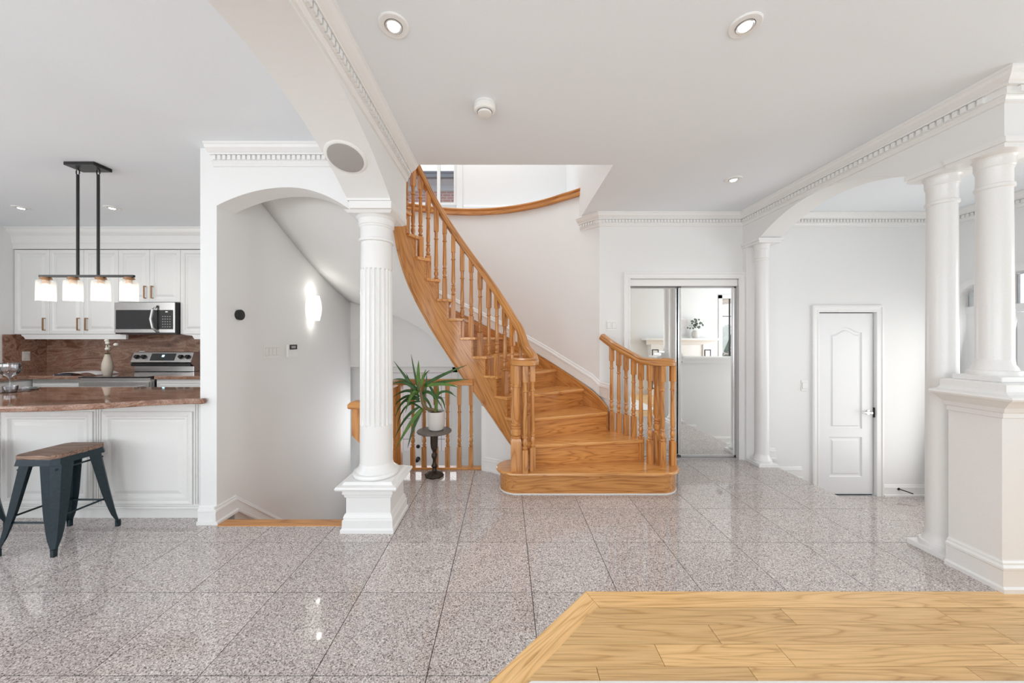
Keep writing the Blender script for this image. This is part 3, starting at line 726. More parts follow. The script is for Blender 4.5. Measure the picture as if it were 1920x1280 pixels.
def smooth_path(pts, n=6):
    out = []; Q = [Vector(p) for p in pts]
    for i in range(len(Q)-1):
        p0, p1, p2, p3 = Q[max(i-1, 0)], Q[i], Q[i+1], Q[min(i+2, len(Q)-1)]
        for k in range(n):
            t = k/n
            out.append(0.5*((2*p1)+(-p0+p2)*t+(2*p0-5*p1+4*p2-p3)*t*t+(-p0+3*p1-3*p2+p3)*t**3))
    out.append(Q[-1]); return out
ZC = 1.15
RH = 0.79
lp = [(0.075, 3.10, ZC), (0.095, 3.02, ZC), (0.165, 2.985, ZC), (0.235, 3.02, ZC), (0.262, 3.10, ZC+0.012), (0.245, 3.19, ZC+0.06), P(17, 0.705, ZC+0.13)]
lp += [P(th, rr_(th), pit(th)+RH) for th in range(25, 199, 7)]
part(MB().rail(smooth_path(lp), RP), 'handrail', 'oakuv', stair)
part(MB().lathe([(0.045, ZC-0.027), (0.052, ZC), (0.046, ZC+0.022), (0.03, ZC+0.032)], 0.094, 3.067, 24), 'newel_cap', 'oakx', stair)
part(newel(0.094, 3.072, 0.196, ZC-0.022), 'newel_post', 'oakz', stair)
for (x, y) in ((0.168, 2.992), (0.238, 3.062), (0.160, 3.11)): part(baluster(x, y, 0.196, ZC-0.02), 'baluster', 'oakz', stair)
for k_ in range(-6, 15):
    th = 142.4-9.067*k_; r = rr_(th); x, y = P(th, r); n = int(math.floor(3+(th-20.5)/13.6))
    zt = pit(th)+RH-0.02; z0 = RI*n
    if n == 2: zt -= 0.02
    part(baluster(x, y, z0, zt, radians(th), hb=0.20+0.02*((k_+9) % 3), ht=max(0.14, zt-z0-0.70)), 'baluster', 'oakz', stair)
# right-hand guard
rp = [(1.062, 3.80, 1.375), (1.114, 3.64, 1.30), (1.19, 3.53, 1.235), (1.263, 3.42, 1.178), (1.30, 3.333, 1.145), (1.345, 3.23, 1.137), (1.43, 3.155, 1.137), (1.52, 3.175, 1.137), (1.545, 3.25, 1.137), (1.50, 3.315, 1.137)]
part(MB().rail(smooth_path(rp), RP), 'handrail', 'oakuv', stair)
part(MB().lathe([(0.05, 1.11), (0.055, 1.137), (0.048, 1.16), (0.03, 1.168)], 1.445, 3.25, 24), 'newel_cap', 'oakx', stair)
part(newel(1.435, 3.26, 0.196, 1.12), 'newel_post', 'oakz', stair)
part(MB().box(1.085, 1.105, 3.62, 3.78, 0.392, 1.28), 'wall_rail_stub', 'oakz', stair) if False else None
for x, y in ((1.114, 3.64), (1.163, 3.56), (1.213, 3.49), (1.263, 3.42)):
    part(baluster(x, y, 0.392, interp(-y, [(-3.64, 1.275), (-3.42, 1.155)])), 'baluster', 'oakz', stair)
for x, y in ((1.302, 3.335), (1.34, 3.222), (1.426, 3.152), (1.537, 3.19), (1.495, 3.30)):
    part(baluster(x, y, 0.196, 1.115, hb=0.22), 'baluster', 'oakz', stair)

# drum wall under stringer, curved outer wall, soffit
dw = []
for i in range(0, 24):
    th = 4+i*(64.6-4)/23; r = re_(th)+0.004
    zt = sbot(th)+0.02; dw.append([P(th, r, -0.004), P(th, r+0.06, -0.004), P(th, r+0.06, zt), P(th, r, zt)])
struct(MB().rings(dw, smooth=False), 'wall_drum', 'wall')
path = [P(64.6-i*(64.6-6)/20, re_(64.6-i*(64.6-6)/20)+0.004, 0) for i in range(21)]
struct(MB().sweep([(o, u*1.05) for o, u in BB], path), 'baseboard_drum', 'trim')
cw = []
for i in range(0, 62):
    th = 28.1+i*2.5
    if th > 181: break
    r = rwl(th); zb = -0.1 if th < 62 else pit(th)-0.30
    cw.append([P(th, r, zb), P(th, r+0.11, zb), P(th, r+0.11, 3.05), P(th, r, 3.05)])
o = struct(MB().rings(cw, smooth=True), 'wall_curved', 'wall')
kw = MB(); kw.prism([(1.056, 3.90), (1.10, 3.66), (1.135, 3.66), (1.135, 3.90)], -0.004, 0.83); struct(kw, 'wall_knee', 'wall')
bs = []
pth = [(1.105, 3.66, 0.715), (1.108, 3.70, 0.715), (1.062, 3.88, 0.715)]+[P(th, rwl(th), pit(th)+0.05) for th in range(31, 181, 4)]
CB = [(0, 0), (0.016, 0), (0.016, 0.095), (0.022, 0.10), (0.018, 0.118), (0.010, 0.124), (0.010, 0.136), (0.003, 0.148), (0, 0.15)]
struct(MB().sweep([(-a, b_*1.1) for a, b_ in CB], pth), 'baseboard_curved', 'trim')
# ledge and cap rail on top of the curved wall
lg = [P(28.1+i*3, rwl(28.1+i*3)+0.02) for i in range(51)]
lgp = [p for p in lg]+[(-2.13, 3.1), (-2.13, UY), (XR, UY), (1.1, 4.2)]
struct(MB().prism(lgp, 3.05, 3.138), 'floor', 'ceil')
capp = [P(35.5+i*3, rwl(35.5+i*3)-0.005, 3.075) for i in range(49)]
CP = [(-0.03, -0.04), (-0.035, -0.03), (-0.035, -0.018), (-0.022, -0.008), (-0.022, 0.012), (-0.034, 0.022), (-0.036, 0.036), (-0.026, 0.046), (0.03, 0.046), (0.03, -0.04)]
o = part(MB().sweep([(-a, b_) for a, b_ in [(-q[0], q[1]) for q in CP]], [tuple(p) for p in capp], smooth=True), 'ledge_rail', 'oakuv')
tag(o, 'curved oak ledge rail capping the white stairwell wall at the upper floor', 'handrail')
# soffit under the flight
sf = []
for i in range(0, 58):
    th = 52+i*2.6
    t = radians(th); ri = re_(th)+0.02; dx, dy = cos(t), sin(t)
    R = 3.0
    if dx < 0: R = min(R, (XW-C[0]+0.0)/dx)
    if dy > 0: R = min(R, (4.76-C[1])/dy)
    if dx > 0: R = min(R, max(0.7, (-0.2-C[0])/dx))
    R = min(R, 2.6); row = []
    for k in range(9):
        r = ri+(R-ri)*k/8; z = pit(th)-interp(k/8, [(0, interp(th, DP)-0.02), (1, 0.36)])
        row.append((C[0]+r*dx, C[1]+r*dy, min(z, 2.735)))
    sf.append(row)
sm = MB(); mm = len(sf[0])
sm.add([v for r in sf for v in r], [(i*mm+j, (i+1)*mm+j, (i+1)*mm+j+1, i*mm+j+1) for i in range(len(sf)-1) for j in range(mm-1)], True)
o = struct(sm, 'ceiling_soffit', 'wall'); md = o.modifiers.new('Solid', 'SOLIDIFY'); md.thickness = 0.02; md.offset = 1
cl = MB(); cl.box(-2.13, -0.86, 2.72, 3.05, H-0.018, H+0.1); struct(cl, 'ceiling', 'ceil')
# upper landing floor
struct(MB().box(-2.13, XR, 2.0, 2.79, H+0.3, 3.136), 'floor', 'oakx')

# ------------------------------------------------------------------ guard railing round the basement well
g = thing('stair_railing', (-0.75, 3.63, 0), 'oak guard railing with turned balusters behind the plant stand', 'railing')
gy = 3.615
part(MB().box(-1.15, -0.25, gy-0.03, 3.652, 0.0, 0.022), 'shoe_rail', 'oakx', g, bevel=0.003)
part(MB().rail([(-1.15, gy, 0.90), (-0.9, gy, 0.90), (-0.34, gy, 0.90)], RP), 'handrail', 'oakuv', g)
for x in (-0.966, -0.849, -0.727, -0.605, -0.483, -0.361): part(baluster(x, gy, 0.022, 0.88, hb=0.21, ht=0.21, s=0.023), 'baluster', 'oakz', g)
part(MB().square([(0.042, 0), (0.042, 0.885)], -1.125, gy), 'newel_post', 'oakz', g, bevel=0.004)
part(MB().box(-1.165, -1.10, 2.83, gy, 0.0, 0.022), 'shoe_rail', 'oaky', g)
part(MB().rail([(-1.13, 2.80, 0.90), (-1.13, 3.2, 0.90), (-1.13, gy, 0.90)], RP), 'handrail', 'oakuv', g)
for y in (2.92, 3.04, 3.16, 3.28, 3.40, 3.51): part(baluster(-1.13, y, 0.022, 0.88, hb=0.21, ht=0.21, s=0.021), 'baluster', 'oakz', g)
bs_ = thing('basement_staircase', (-1.62, 2.56, 0), 'oak steps going down to the basement behind the white arch', 'staircase')
part(MB().box(XW+0.031, -1.16, 2.505, 2.60, -0.03, 0.004), 'nosing', 'oakx', bs_, bevel=0.006)
for i in range(1, 6):
    part(MB().box(XW+0.032, -1.16, 2.58+0.24*(i-1), 2.84+0.24*(i-1), -0.19*i-0.03, -0.19*i), 'tread', 'oakx', bs_)
    part(MB().box(XW+0.032, -1.16, 2.60+0.24*(i-1), 2.62+0.24*(i-1), -0.19*i, -0.19*(i-1)-0.03), 'riser', 'oakx', bs_)
# newel of the descending rail
nv = part(MB().prism([(-1.245, 0.49+0.085), (-1.245, 0.80), (-1.16, 0.80), (-1.16, 0.49)], 2.80, 2.88, 'xz'), 'newel_drop', 'oakz', bs_, bevel=0.004)
part(MB().square([(0.058, 0.79), (0.064, 0.80), (0.064, 0.825), (0.052, 0.842), (0.03, 0.85)], -1.205, 2.84), 'newel_cap', 'oakx', bs_, bevel=0.003)
part(MB().box(-1.159, -1.151, 2.81, 2.87, 0.60, 0.66), 'newel_bracket', 'oakx', bs_)

# side entrance door seen through the railing
sd = MB(); sd.box(-2.06, -1.22, 5.02, 5.06, -1.15, -0.27); sd.box(-2.06, -1.22, 5.02, 5.06, 0.70, 0.86); sd.box(-2.06, -1.93, 5.02, 5.06, -0.27, 0.70); sd.box(-1.36, -1.22, 5.02, 5.06, -0.27, 0.70)
d1 = struct(sd, 'door_1', 'door')
part(MB().box(-1.93, -1.36, 5.035, 5.04, -0.27, 0.70), 'pane', 'frost', d1)
ld = MB()
for x in (-1.80, -1.645, -1.49): ld.box(x-0.004, x+0.004, 5.028, 5.034, -0.27, 0.70)
for z in (-0.1, 0.2, 0.5): ld.box(-1.93, -1.36, 5.028, 5.034, z-0.004, z+0.004)
part(ld, 'leading', 'grey', d1)
h = MB(); h.lathe([(0.03, 5.02), (0.03, 5.005), (0.012, 5.0), (0.012, 4.975), (0.028, 4.965), (0.028, 4.94), (0.01, 4.935)], -1.265, 0, 14, axis='y', cz=-0.38)
part(h, 'knob', 'black', d1); h = MB(); h.lathe([(0.026, 5.02), (0.026, 5.0), (0.015, 4.99)], -1.265, 0, 14, axis='y', cz=-0.20); part(h, 'deadbolt', 'black', d1)
s2 = MB(); s2.box(-1.20, -1.02, 5.02, 5.06, -1.15, 0.86); s2.box(-0.84, -0.77, 5.02, 5.06, -1.15, 0.86); s2.box(-1.02, -0.84, 5.02, 5.06, -1.15, -0.27); s2.box(-1.02, -0.84, 5.02, 5.06, 0.70, 0.86)
d2 = struct(s2, 'window_2', 'door'); part(MB().box(-1.02, -0.84, 5.035, 5.04, -0.27, 0.70), 'pane', 'frost', d2)
ld = MB(); ld.box(-0.935, -0.928, 5.028, 5.034, -0.27, 0.70)
for z in (-0.1, 0.2, 0.5): ld.box(-1.02, -0.84, 5.028, 5.034, z-0.004, z+0.004)
part(ld, 'leading', 'grey', d2)
cg = MB(); cg.box(-0.77, -0.69, 4.985, 5.0, -1.15, 0.95); cg.box(-2.10, -0.69, 4.985, 5.0, 0.87, 0.95); cg.box(-2.14, -2.06, 4.985, 5.0, -1.15, 0.95)
struct(cg, 'trim_20', 'trim', bevel=0.004)

# ------------------------------------------------------------------ closet with sliding mirror doors
cf = MB()
CF = [(0, 0), (0.072, 0), (0.072, 0.018), (0.058, 0.024), (0.05, 0.016), (0.02, 0.014), (0.012, 0.020), (0, 0.020)]
def casing(x0, x1, z0, z1, y, w, name, parent=None, mat='trim'):
    mb = MB()
    st_ = [(0, 0), (0, 0.022), (w*0.25, 0.024), (w*0.32, 0.016), (w*0.72, 0.014), (w*0.8, 0.019), (w, 0.017), (w, 0)]
    rings = []
    for (px_, pz_, sx, sz) in ((x0-w, z0, 1, 0), (x0-w, z1+w, 1, -1), (x1+w, z1+w, -1, -1), (x1+w, z0, -1, 0)):
        rings.append([(px_+sx*a, y-d, pz_+sz*a) for a, d in st_])
    mb.rings(rings, smooth=False)
    return struct(mb, name, mat, parent)
casing(1.398, 2.616, 0, 2.03, BY, 0.072, 'trim_21')
cl_ = thing('closet_door', (2.0, BY+0.03, 0), 'pair of sliding mirrored closet doors in aluminium frames', 'closet doors')
tr = MB(); tr.box(1.398, 2.616, BY+0.005, BY+0.022, 1.945, 2.03); part(tr, 'top_track', 'white', cl_)
tr = MB(); tr.box(1.398, 2.616, BY+0.002, BY+0.005, 2.024, 2.030); tr.box(1.398, 2.616, BY+0.002, BY+0.005, 1.945, 1.950); tr.box(1.398, 1.404, BY+0.002, BY+0.005, 1.945, 2.03); tr.box(2.610, 2.616, BY+0.002, BY+0.005, 1.945, 2.03)
part(tr, 'track_edge', 'grey', cl_)
part(MB().box(1.398, 2.616, BY+0.0, BY+0.10, 0.0, 0.014), 'bottom_track', 'alu', cl_)
def mdoor(x0, x1, y, sl):
    f = MB(); w = sl
    f.box(x0, x0+w, y, y+0.022, 0.016, 1.95); f.box(x1-w, x1, y, y+0.022, 0.016, 1.95); f.box(x0, x1, y, y+0.022, 0.016, 0.04); f.box(x0, x1, y, y+0.022, 1.93, 1.95)
    part(f, 'door_frame', 'alu', cl_, bevel=0.003)
    part(MB().box(x0+w*0.6, x1-w*0.6, y+0.008, y+0.014, 0.03, 1.94), 'mirror_panel', 'mirror', cl_)
mdoor(1.402, 2.045, BY+0.062, 0.022); mdoor(1.965, 2.612, BY+0.030, 0.025)
# foyer closet door
casing(3.515, 4.16, ZF, 1.655, BY, 0.075, 'trim_22')
dd = MB(); X0, X1, Z0, Z1 = 3.522, 4.152, ZF+0.012, 1.643; DY = BY+0.02
st_x0, st_x1 = 3.66, 4.03
# slab built as frame pieces around two recessed panels
pa = [(x, 1.43+0.055*(0.5-0.5*cos(2*pi*min(1, max(0, (x-(st_x0+0.02))/(st_x1-st_x0-0.04))))))for x in [st_x0+(st_x1-st_x0)*i/16 for i in range(17)]]
dd.prism([(X0, Z0), (X1, Z0), (X1, 0.035), (st_x1, 0.035), (st_x0, 0.035), (X0, 0.035)][:2]+[(X1, -0.02+0.0), (X0, -0.02+0.0)], DY, DY+0.035, 'xz') if False else None
dd.box(X0, st_x0, DY, DY+0.035, Z0, Z1); dd.box(st_x1, X1, DY, DY+0.035, Z0, Z1); dd.box(st_x0, st_x1, DY, DY+0.035, Z0, -0.205); dd.box(st_x0, st_x1, DY, DY+0.035, 0.245, 0.335)
dd.prism([(st_x1, Z1), (st_x0, Z1)]+pa, DY, DY+0.035, 'xz')
d3 = struct(dd, 'door_2', 'door')
pl = MB()
def bead_panel(mb, poly, y, w=0.028):
    n = len(poly); cxm = sum(p[0] for p in poly)/n; czm = sum(p[1] for p in poly)/n
    def ins(k):
        x0 = min(p[0] for p in poly); x1 = max(p[0] for p in poly); z0 = min(p[1] for p in poly); z1 = max(p[1] for p in poly)
        out = []
        for p in poly:
            fx = (p[0]-x0)/(x1-x0); out.append((x0+k+fx*(x1-x0-2*k), p[1]+(k if p[1] < czm else -k)))
        return out
    rings = []
    for k, d in ((0, 0), (0.010, 0.012), (w, 0.012), (w+0.014, 0.002)):
        rings.append([(a, y+d, b_) for a, b_ in ins(k)])
    mb.rings(rings, caps=False, smooth=False); o = len(mb.v)-n; mb.f.append(tuple(o+i for i in range(n)))
bead_panel(pl, [(st_x0, 0.335), (st_x1, 0.335)]+pa[::-1], DY); part(pl, 'panel', 'door', d3)
pl = MB(); bead_panel(pl, [(st_x0, -0.205), (st_x1, -0.205), (st_x1, 0.245), (st_x0, 0.245)], DY); part(pl, 'panel', 'door', d3)
hd = MB(); hd.lathe([(0.026, DY), (0.026, DY-0.008), (0.012, DY-0.012), (0.012, DY-0.045)], 4.098, 0, 18, axis='y', cz=0.525)
hd.tube([(4.098, DY-0.042, 0.525), (4.06, DY-0.046, 0.53), (4.01, DY-0.044, 0.532), (3.985, DY-0.04, 0.526)], [0.012, 0.010, 0.008, 0.006], 8)
part(hd, 'lever_handle', 'chrome', d3)
for z in (1.43, -0.21):
    part(MB().box(3.517, 3.530, BY+0.005, BY+0.022, z-0.045, z+0.045), 'hinge', 'brass', d3)
part(MB().box(4.152, 4.160, BY+0.004, BY+0.03, 0.47, 0.58), 'strike_plate', 'black', d3)
part(MB().box(3.60, 4.152, BY+0.03, BY+0.05, ZF, ZF+0.012), 'door_gap', 'black', d3)
ds = MB().tube([(4.40, BY-0.02, ZF+0.085), (4.44, BY-0.06, ZF+0.075), (4.47, BY-0.10, ZF+0.065)], 0.006, 8); ds.lathe([(0.014, BY-0.016), (0.014, BY-0.022)], 4.40, 0, 12, axis='y', cz=ZF+0.085)
tag(part(ds, 'door_stop', 'black'), 'small black door stop on the foyer baseboard', 'door stop')

# entry door in the right foyer wall
ed = MB(); EX = 5.0
for y0, y1 in ((2.24, 2.29), (2.60, 2.66), (3.40, 3.46), (3.70, 3.76)): ed.box(EX, EX+0.06, y0, y1, ZF, 1.62)
ed.box(EX-0.01, EX+0.07, 2.24, 3.76, 1.62, 1.70); ed.box(EX+.01, EX+0.05, 2.78, 3.28, ZF, 0.0); ed.box(EX+.01, EX+0.05, 2.78, 3.28, 1.50, 1.615); ed.box(EX+.01, EX+0.05, 2.665, 2.78, ZF, 1.615); ed.box(EX+.01, EX+0.05, 3.28, 3.395, ZF, 1.615)
ed.box(EX, EX+0.05, 3.40, 3.44, 1.70, 2.0); ed.box(EX, EX+0.05, 2.6, 2.64, 1.70, 2.0)
d4 = struct(ed, 'door_3', 'door')
for a, b_ in ((2.29, 2.60), (2.78, 3.28), (3.46, 3.70)): part(MB().box(EX+0.02, EX+0.025, a, b_, ZF if a != 2.78 else 0.0, 1.62 if a != 2.78 else 1.5), 'pane', 'glass', d4)
part(MB().prism([(y_, z_-0.01) for y_, z_ in ea]+[(3.76, 1.70), (2.24, 1.70)], EX+0.02, EX+0.025, 'yz'), 'transom_pane', 'glass', d4)
eo = [(3.0+0.83*cos(pi-pi*i/20), 1.83+0.27*sin(pi*i/20)) for i in range(21)]
tr_ = MB().prism([(2.17, ZF)]+eo+[(3.83, ZF), (3.76, ZF)]+ea[::-1]+[(2.24, ZF)], 4.925, 4.95, 'yz')
struct(tr_, 'trim_23', 'trim')
# bouquet behind the half wall pedestal edge (seen at right)
bq = thing('flower_bouquet', (3.60, 2.36, 0.6), 'pale dried flowers behind the pedestal column at the right edge', 'flowers') if False else None

# ------------------------------------------------------------------ living room things seen in the mirror
fp = thing('fireplace', (4.2, LY+0.1, 0), 'white fireplace mantel seen reflected in the closet mirrors', 'fireplace')
part(MB().box(3.34, 5.06, LY, LY+0.30, 1.32, 1.37), 'mantel_shelf', 'trim', fp, bevel=0.008)
part(MB().sweep([(0, 0), (0.10, 0), (0.06, -0.05), (0.04, -0.10), (0, -0.11)], [(5.0, LY+0.15, 1.32), (3.40, LY+0.15, 1.32)]), 'bed_moulding', 'trim', fp)
for x in (3.5, 4.72):
    f = MB(); f.box(x, x+0.2, LY, LY+0.20, 0, 1.22); f.panel(x+0.02, x+0.18, 0.15, 1.1, LY+0.2, [(0, 0), (0.02, 0.0), (0.03, 0.012), (0.05, 0.012)], ny=1); part(f, 'pilaster', 'trim', fp)
part(MB().box(3.7, 4.72, LY, LY+0.16, 0.93, 1.22), 'frieze', 'trim', fp); part(MB().box(3.7, 4.72, LY, LY+0.05, 0.0, 0.93), 'firebox', 'black', fp)
for x in (3.7, 4.5): part(MB().box(x, x+0.22, LY, LY+0.14, 0.0, 0.93), 'surround', 'trim', fp)
ev = thing('mantel_vase', (4.55, LY+0.17, 1.37), 'grey vase of eucalyptus on the mantel in the mirror', 'vase')
part(MB().lathe([(0.06, 1.37), (0.09, 1.42), (0.085, 1.50), (0.06, 1.55), (0.055, 1.56)], 4.55, LY+0.17, 20), 'vase_body', 'ceramic', ev)
lf = MB(); r5 = random.Random(5)
for i in range(70):
    a = r5.uniform(0, 2*pi); el = r5.uniform(0.2, 1.5); L = r5.uniform(0.1, 0.30); p = Vector((4.55+L*cos(a)*cos(el)*0.9, LY+0.17+L*sin(a)*cos(el)*0.5, 1.58+L*sin(el)*0.9))
    lf.lathe([(0.004, -0.003), (0.024, 0), (0.004, 0.003)], p.x, p.y, 6, axis='y' if i % 2 else 'z', cz=p.z if True else 0)
part(lf, 'foliage', 'euca', ev)
pfm = MB(); pfm.box(4.12, 4.46, LY+0.02, LY+0.045, 1.37, 1.86); pf = part(pfm, 'picture_frame', 'white'); tag(pf, 'small framed print leaning on the mantel in the mirror', 'picture')
part(MB().box(4.16, 4.42, LY+0.045, LY+0.047, 1.41, 1.82), 'print', 'paper', pf)
lwn = MB(); lwn.box(5.20, 5.28, LY, LY+0.03, 0.42, 2.42); lwn.box(5.80, 5.88, LY, LY+0.03, 0.42, 2.42); lwn.box(5.2, 5.88, LY, LY+0.03, 2.34, 2.42)
for x in (5.28, 5.77): lwn.box(x, x+0.03, LY-0.08, LY-0.03, 0.5, 2.34)
w3 = struct(lwn, 'window_3', 'trim'); mu_ = MB(); mu_.box(5.50, 5.52, LY-0.07, LY-0.04, 0.5, 2.34); mu_.box(5.28, 5.8, LY-0.07, LY-0.04, 1.9, 1.915); part(mu_, 'muntin', 'black', w3)
part(MB().box(5.31, 5.77, LY-0.058, LY-0.053, 0.5, 2.34), 'pane', 'glass', w3)

# ------------------------------------------------------------------ outdoors
gr = MB(); gr.box(-15, 15, 5.4, 14, 0.0-1.3, -1.2); gr.box(5.3, 20, -20, 5.4, -1.3, -0.7); gr.box(-20, 5.3, -20, -3.3, -1.0, -0.5)
struct(gr, 'ground', 'concrete')
nh = thing('neighbour_house', (-1.5, 9.5, -1.2), 'red brick neighbouring house with dark gutter beyond the upper window', 'house')
part(MB().box(-6, 4, 9.5, 12, -1.2, 5.39), 'brick_wall', 'brick', nh)
part(MB().box(-6, 4, 9.42, 9.5, 5.38, 5.52), 'frieze_board', 'siding', nh)
sf_ = MB()
for i in range(24): sf_.box(-6+i*0.42, -6+i*0.42+0.41, 9.0, 9.5, 5.52, 5.54)
part(sf_, 'soffit', 'siding', nh)
gt = MB(); gt.box(-6, 4, 8.88, 9.0, 5.50, 5.62); gt.box(-6, 4, 8.85, 9.0, 5.60, 5.64); part(gt, 'gutter', 'roofm', nh)
part(MB().prism([(8.95, 5.63), (12, 5.7), (12, 5.5), (8.95, 5.55)], -6, 4, 'yz'), 'roof', 'roofm', nh)
h2 = thing('beige_house', (12, 2, -0.7), 'beige brick house front beyond the entry door glass', 'house')
part(MB().box(10.5, 14, -1, 6, -0.7, 3.2), 'brick_wall', 'brickb', h2)
part(MB().prism([(-1.2, 3.2), (6.2, 3.2), (5, 4.6), (0, 4.6)], 10.3, 14.2, 'yz'), 'roof', 'roofm', h2)
h3 = thing('corner_house', (11, -11, -0.6), 'pink roofed brick house outside the living room window', 'house')
part(MB().box(7.0, 12.5, -14, -9, -0.6, 2.0), 'brick_wall', 'brickb', h3)
part(MB().prism([(6.8, 2.0), (12.7, 2.0), (10.5, 3.6), (8.5, 3.6)], -14.2, -8.8, 'xz'), 'roof', 'brickb', h3)
def blob(name, c, r, mat, label, cat, n=260, s=0.2):
    t = thing(name, (c[0], c[1], c[2]-r*1.2), label, cat); mb = MB(); rg = random.Random(hash(label) % 97 if False else len(label))
    for i in range(n):
        a = rg.uniform(0, 2*pi); e = rg.uniform(-1.2, 1.5); q = r*rg.uniform(0.5, 1.0)
        p = Vector((c[0]+q*cos(a)*cos(e), c[1]+q*sin(a)*cos(e), c[2]+q*sin(e)*1.1)); u = Vector((rg.uniform(-1, 1), rg.uniform(-1, 1), rg.uniform(-1, 1))).normalized()*s; w_ = u.cross(Vector((rg.uniform(-1, 1), 1, 0.2))).normalized()*s*0.5
        mb.add([p-u, p+w_, p+u, p-w_], [(0, 1, 2, 3)])
    f = part(mb, 'foliage', mat, t); part(MB().tube([(c[0], c[1], c[2]-r*1.6), c], r*0.08, 6), 'trunk', 'bark', t)
blob('shrub', (6.45, -2.2, 0.9), 0.75, 'bush', 'bright green shrub outside the living room window', 'shrub', 500, 0.12)
blob('tree', (10.5, -19.5, 5.6), 2.6, 'tree', 'pale green tree above the far house roof', 'tree', 900, 0.35)

# ------------------------------------------------------------------ kitchen
def cabdoor(name, x0, x1, z0, z1, y, par, mat='cab', handle=None, hmat='copper'):
    m_ = MB(); w = 0.052
    m_.panel(x0+0.002, x1-0.002, z0, z1, y, [(0, 0), (0, 0.02), (0.006, 0.023), (w-0.01, 0.023), (w, 0.017), (w+0.006, 0.008), (w+0.016, 0.008), (w+0.045, 0.020), (w+0.05, 0.020)])
    d = part(m_, name, mat, par)
    if handle:
        hx, hz0, hz1 = handle; hb = MB(); yy = y-0.02
        hb.box(hx-0.006, hx+0.006, yy-0.032, yy-0.022, hz0, hz1); hb.box(hx-0.006, hx+0.006, yy-0.024, yy, hz0, hz0+0.012); hb.box(hx-0.006, hx+0.006, yy-0.024, yy, hz1-0.012, hz1)
        part(hb, 'handle', hmat, d)
    return d
KY = 4.42
def upper(x0, x1, z0, z1, doors, label, ends=(0, 0)):
    t = thing('wall_cabinet', ((x0+x1)/2, 4.57, z0), label, 'cabinet')
    part(MB().box(x0, x1, KY, 4.719, z0, z1), 'cabinet_box', 'cab', t)
    for a, b_, hx in doors: cabdoor('door', a, b_, z0+0.005, z1-0.005, KY, t, handle=(hx, z0+0.05, z0+0.21))
    return t
dx = [-6.235, -5.79, -5.355, -4.913, -4.518, -4.128, -3.70]
upper(-6.235, -5.35, 1.41, 2.49, [(dx[0], dx[1], dx[1]-0.05), (dx[1], dx[2], dx[2]-0.05)], 'tall white wall cabinet in the left kitchen corner')
upper(-5.35, -4.915, 1.41, 2.49, [(dx[2], dx[3], dx[2]+0.05)], 'tall single-door white wall cabinet left of the microwave')
upper(-4.91, -4.13, 1.815, 2.49, [(dx[3], dx[4], dx[4]-0.045), (dx[4], dx[5], dx[4]+0.045)], 'short white wall cabinet above the microwave')
upper(-4.125, -2.25, 1.41, 2.49, [(dx[5], dx[6], dx[6]-0.05), (-3.70, -3.2, -3.65), (-3.2, -2.7, -2.75)], 'white wall cabinet right of the microwave beside the wall pier')
struct(MB().sweep([(0, 0), (0, -0.262), (0.008, -0.262), (0.012, -0.20), (0.02, -0.19), (0.03, -0.10), (0.055, -0.075), (0.065, -0.06), (0.075, -0.02), (0.085, -0.015), (0.085, 0)], [(XL, KY-0.02, H-0.001), (-2.25, KY-0.02, H-0.001)]), 'trim_24', 'cab')
vl = MB(); vl.prism([(-6.15, 1.41), (-6.15, 1.395), (-6.12, 1.38), (-6.10, 1.35), (-4.82, 1.35), (-4.82, 1.41)], KY-0.018, KY+0.01, 'xz'); struct(vl, 'trim_25', 'cab')
vl = MB(); vl.prism([(-4.10, 1.41), (-3.98, 1.395), (-3.95, 1.35), (-2.26, 1.35), (-2.26, 1.41)], KY-0.018, KY+0.01, 'xz'); struct(vl, 'trim_26', 'cab')
# backsplash
bk = MB().box(XL, -2.25, 4.705, 4.719, 0.92, 1.42); o = part(bk, 'backsplash', 'stone'); tag(o, 'polished brown stone backsplash along the kitchen back wall', 'backsplash')
o = part(MB().box(XL+0.0005, XL+0.014, 4.295, 4.704, 0.92, 1.41), 'backsplash', 'stone'); tag(o, 'short return of brown stone backsplash on the left kitchen wall', 'backsplash')
# base run
def drawer(x0, x1, z0, z1, y, par, knobs=()):
    m_ = MB(); m_.panel(x0+0.003, x1-0.003, z0, z1, y, [(0, 0), (0, 0.018), (0.025, 0.018), (0.03, 0.012), (0.04, 0.012), (0.05, 0.017)])
    d = part(m_, 'drawer', 'cab', par)
    for kx in knobs: part(MB().lathe([(0.006, y-0.018), (0.006, y-0.035), (0.015, y-0.04), (0.015, y-0.05), (0.004, y-0.053)], kx, 0, 10, axis='y', cz=(z0+z1)/2), 'knob', 'brass', d)
    return d
CYF = 4.09
bc = thing('base_cabinet', (-5.25, 4.4, 0), 'white base cabinet under the open magazine left of the range', 'cabinet')
part(MB().box(-5.58, -4.945, CYF, 4.705, 0.0, 0.879), 'cabinet_box', 'cab', bc); drawer(-5.56, -4.95, 0.70, 0.83, CYF, bc, (-5.29, -5.21)); drawer(-5.56, -4.95, 0.12, 0.69, CYF, bc)
part(MB().box(-5.56, -4.95, CYF-0.012, CYF, 0.84, 0.872), 'steel_strip', 'steel', bc)
bc = thing('base_cabinet', (-6.0, 3.9, 0), 'white base cabinet run along the left kitchen wall', 'cabinet')
part(MB().box(XL+0.001, -5.62, 2.9, 4.70, 0.0, 0.879), 'cabinet_box', 'cab', bc)
for i in range(3):
    m_ = MB(); m_.panel(2.92+i*0.4, 3.30+i*0.4, 0.12, 0.86, -5.62, [(0, 0), (0, 0.018), (0.05, 0.018), (0.06, 0.01)], ny=1, plane='x'); part(m_, 'door', 'cab', bc)
bc = thing('base_cabinet', (-3.2, 4.4, 0), 'white base cabinet right of the range beside the wall pier', 'cabinet')
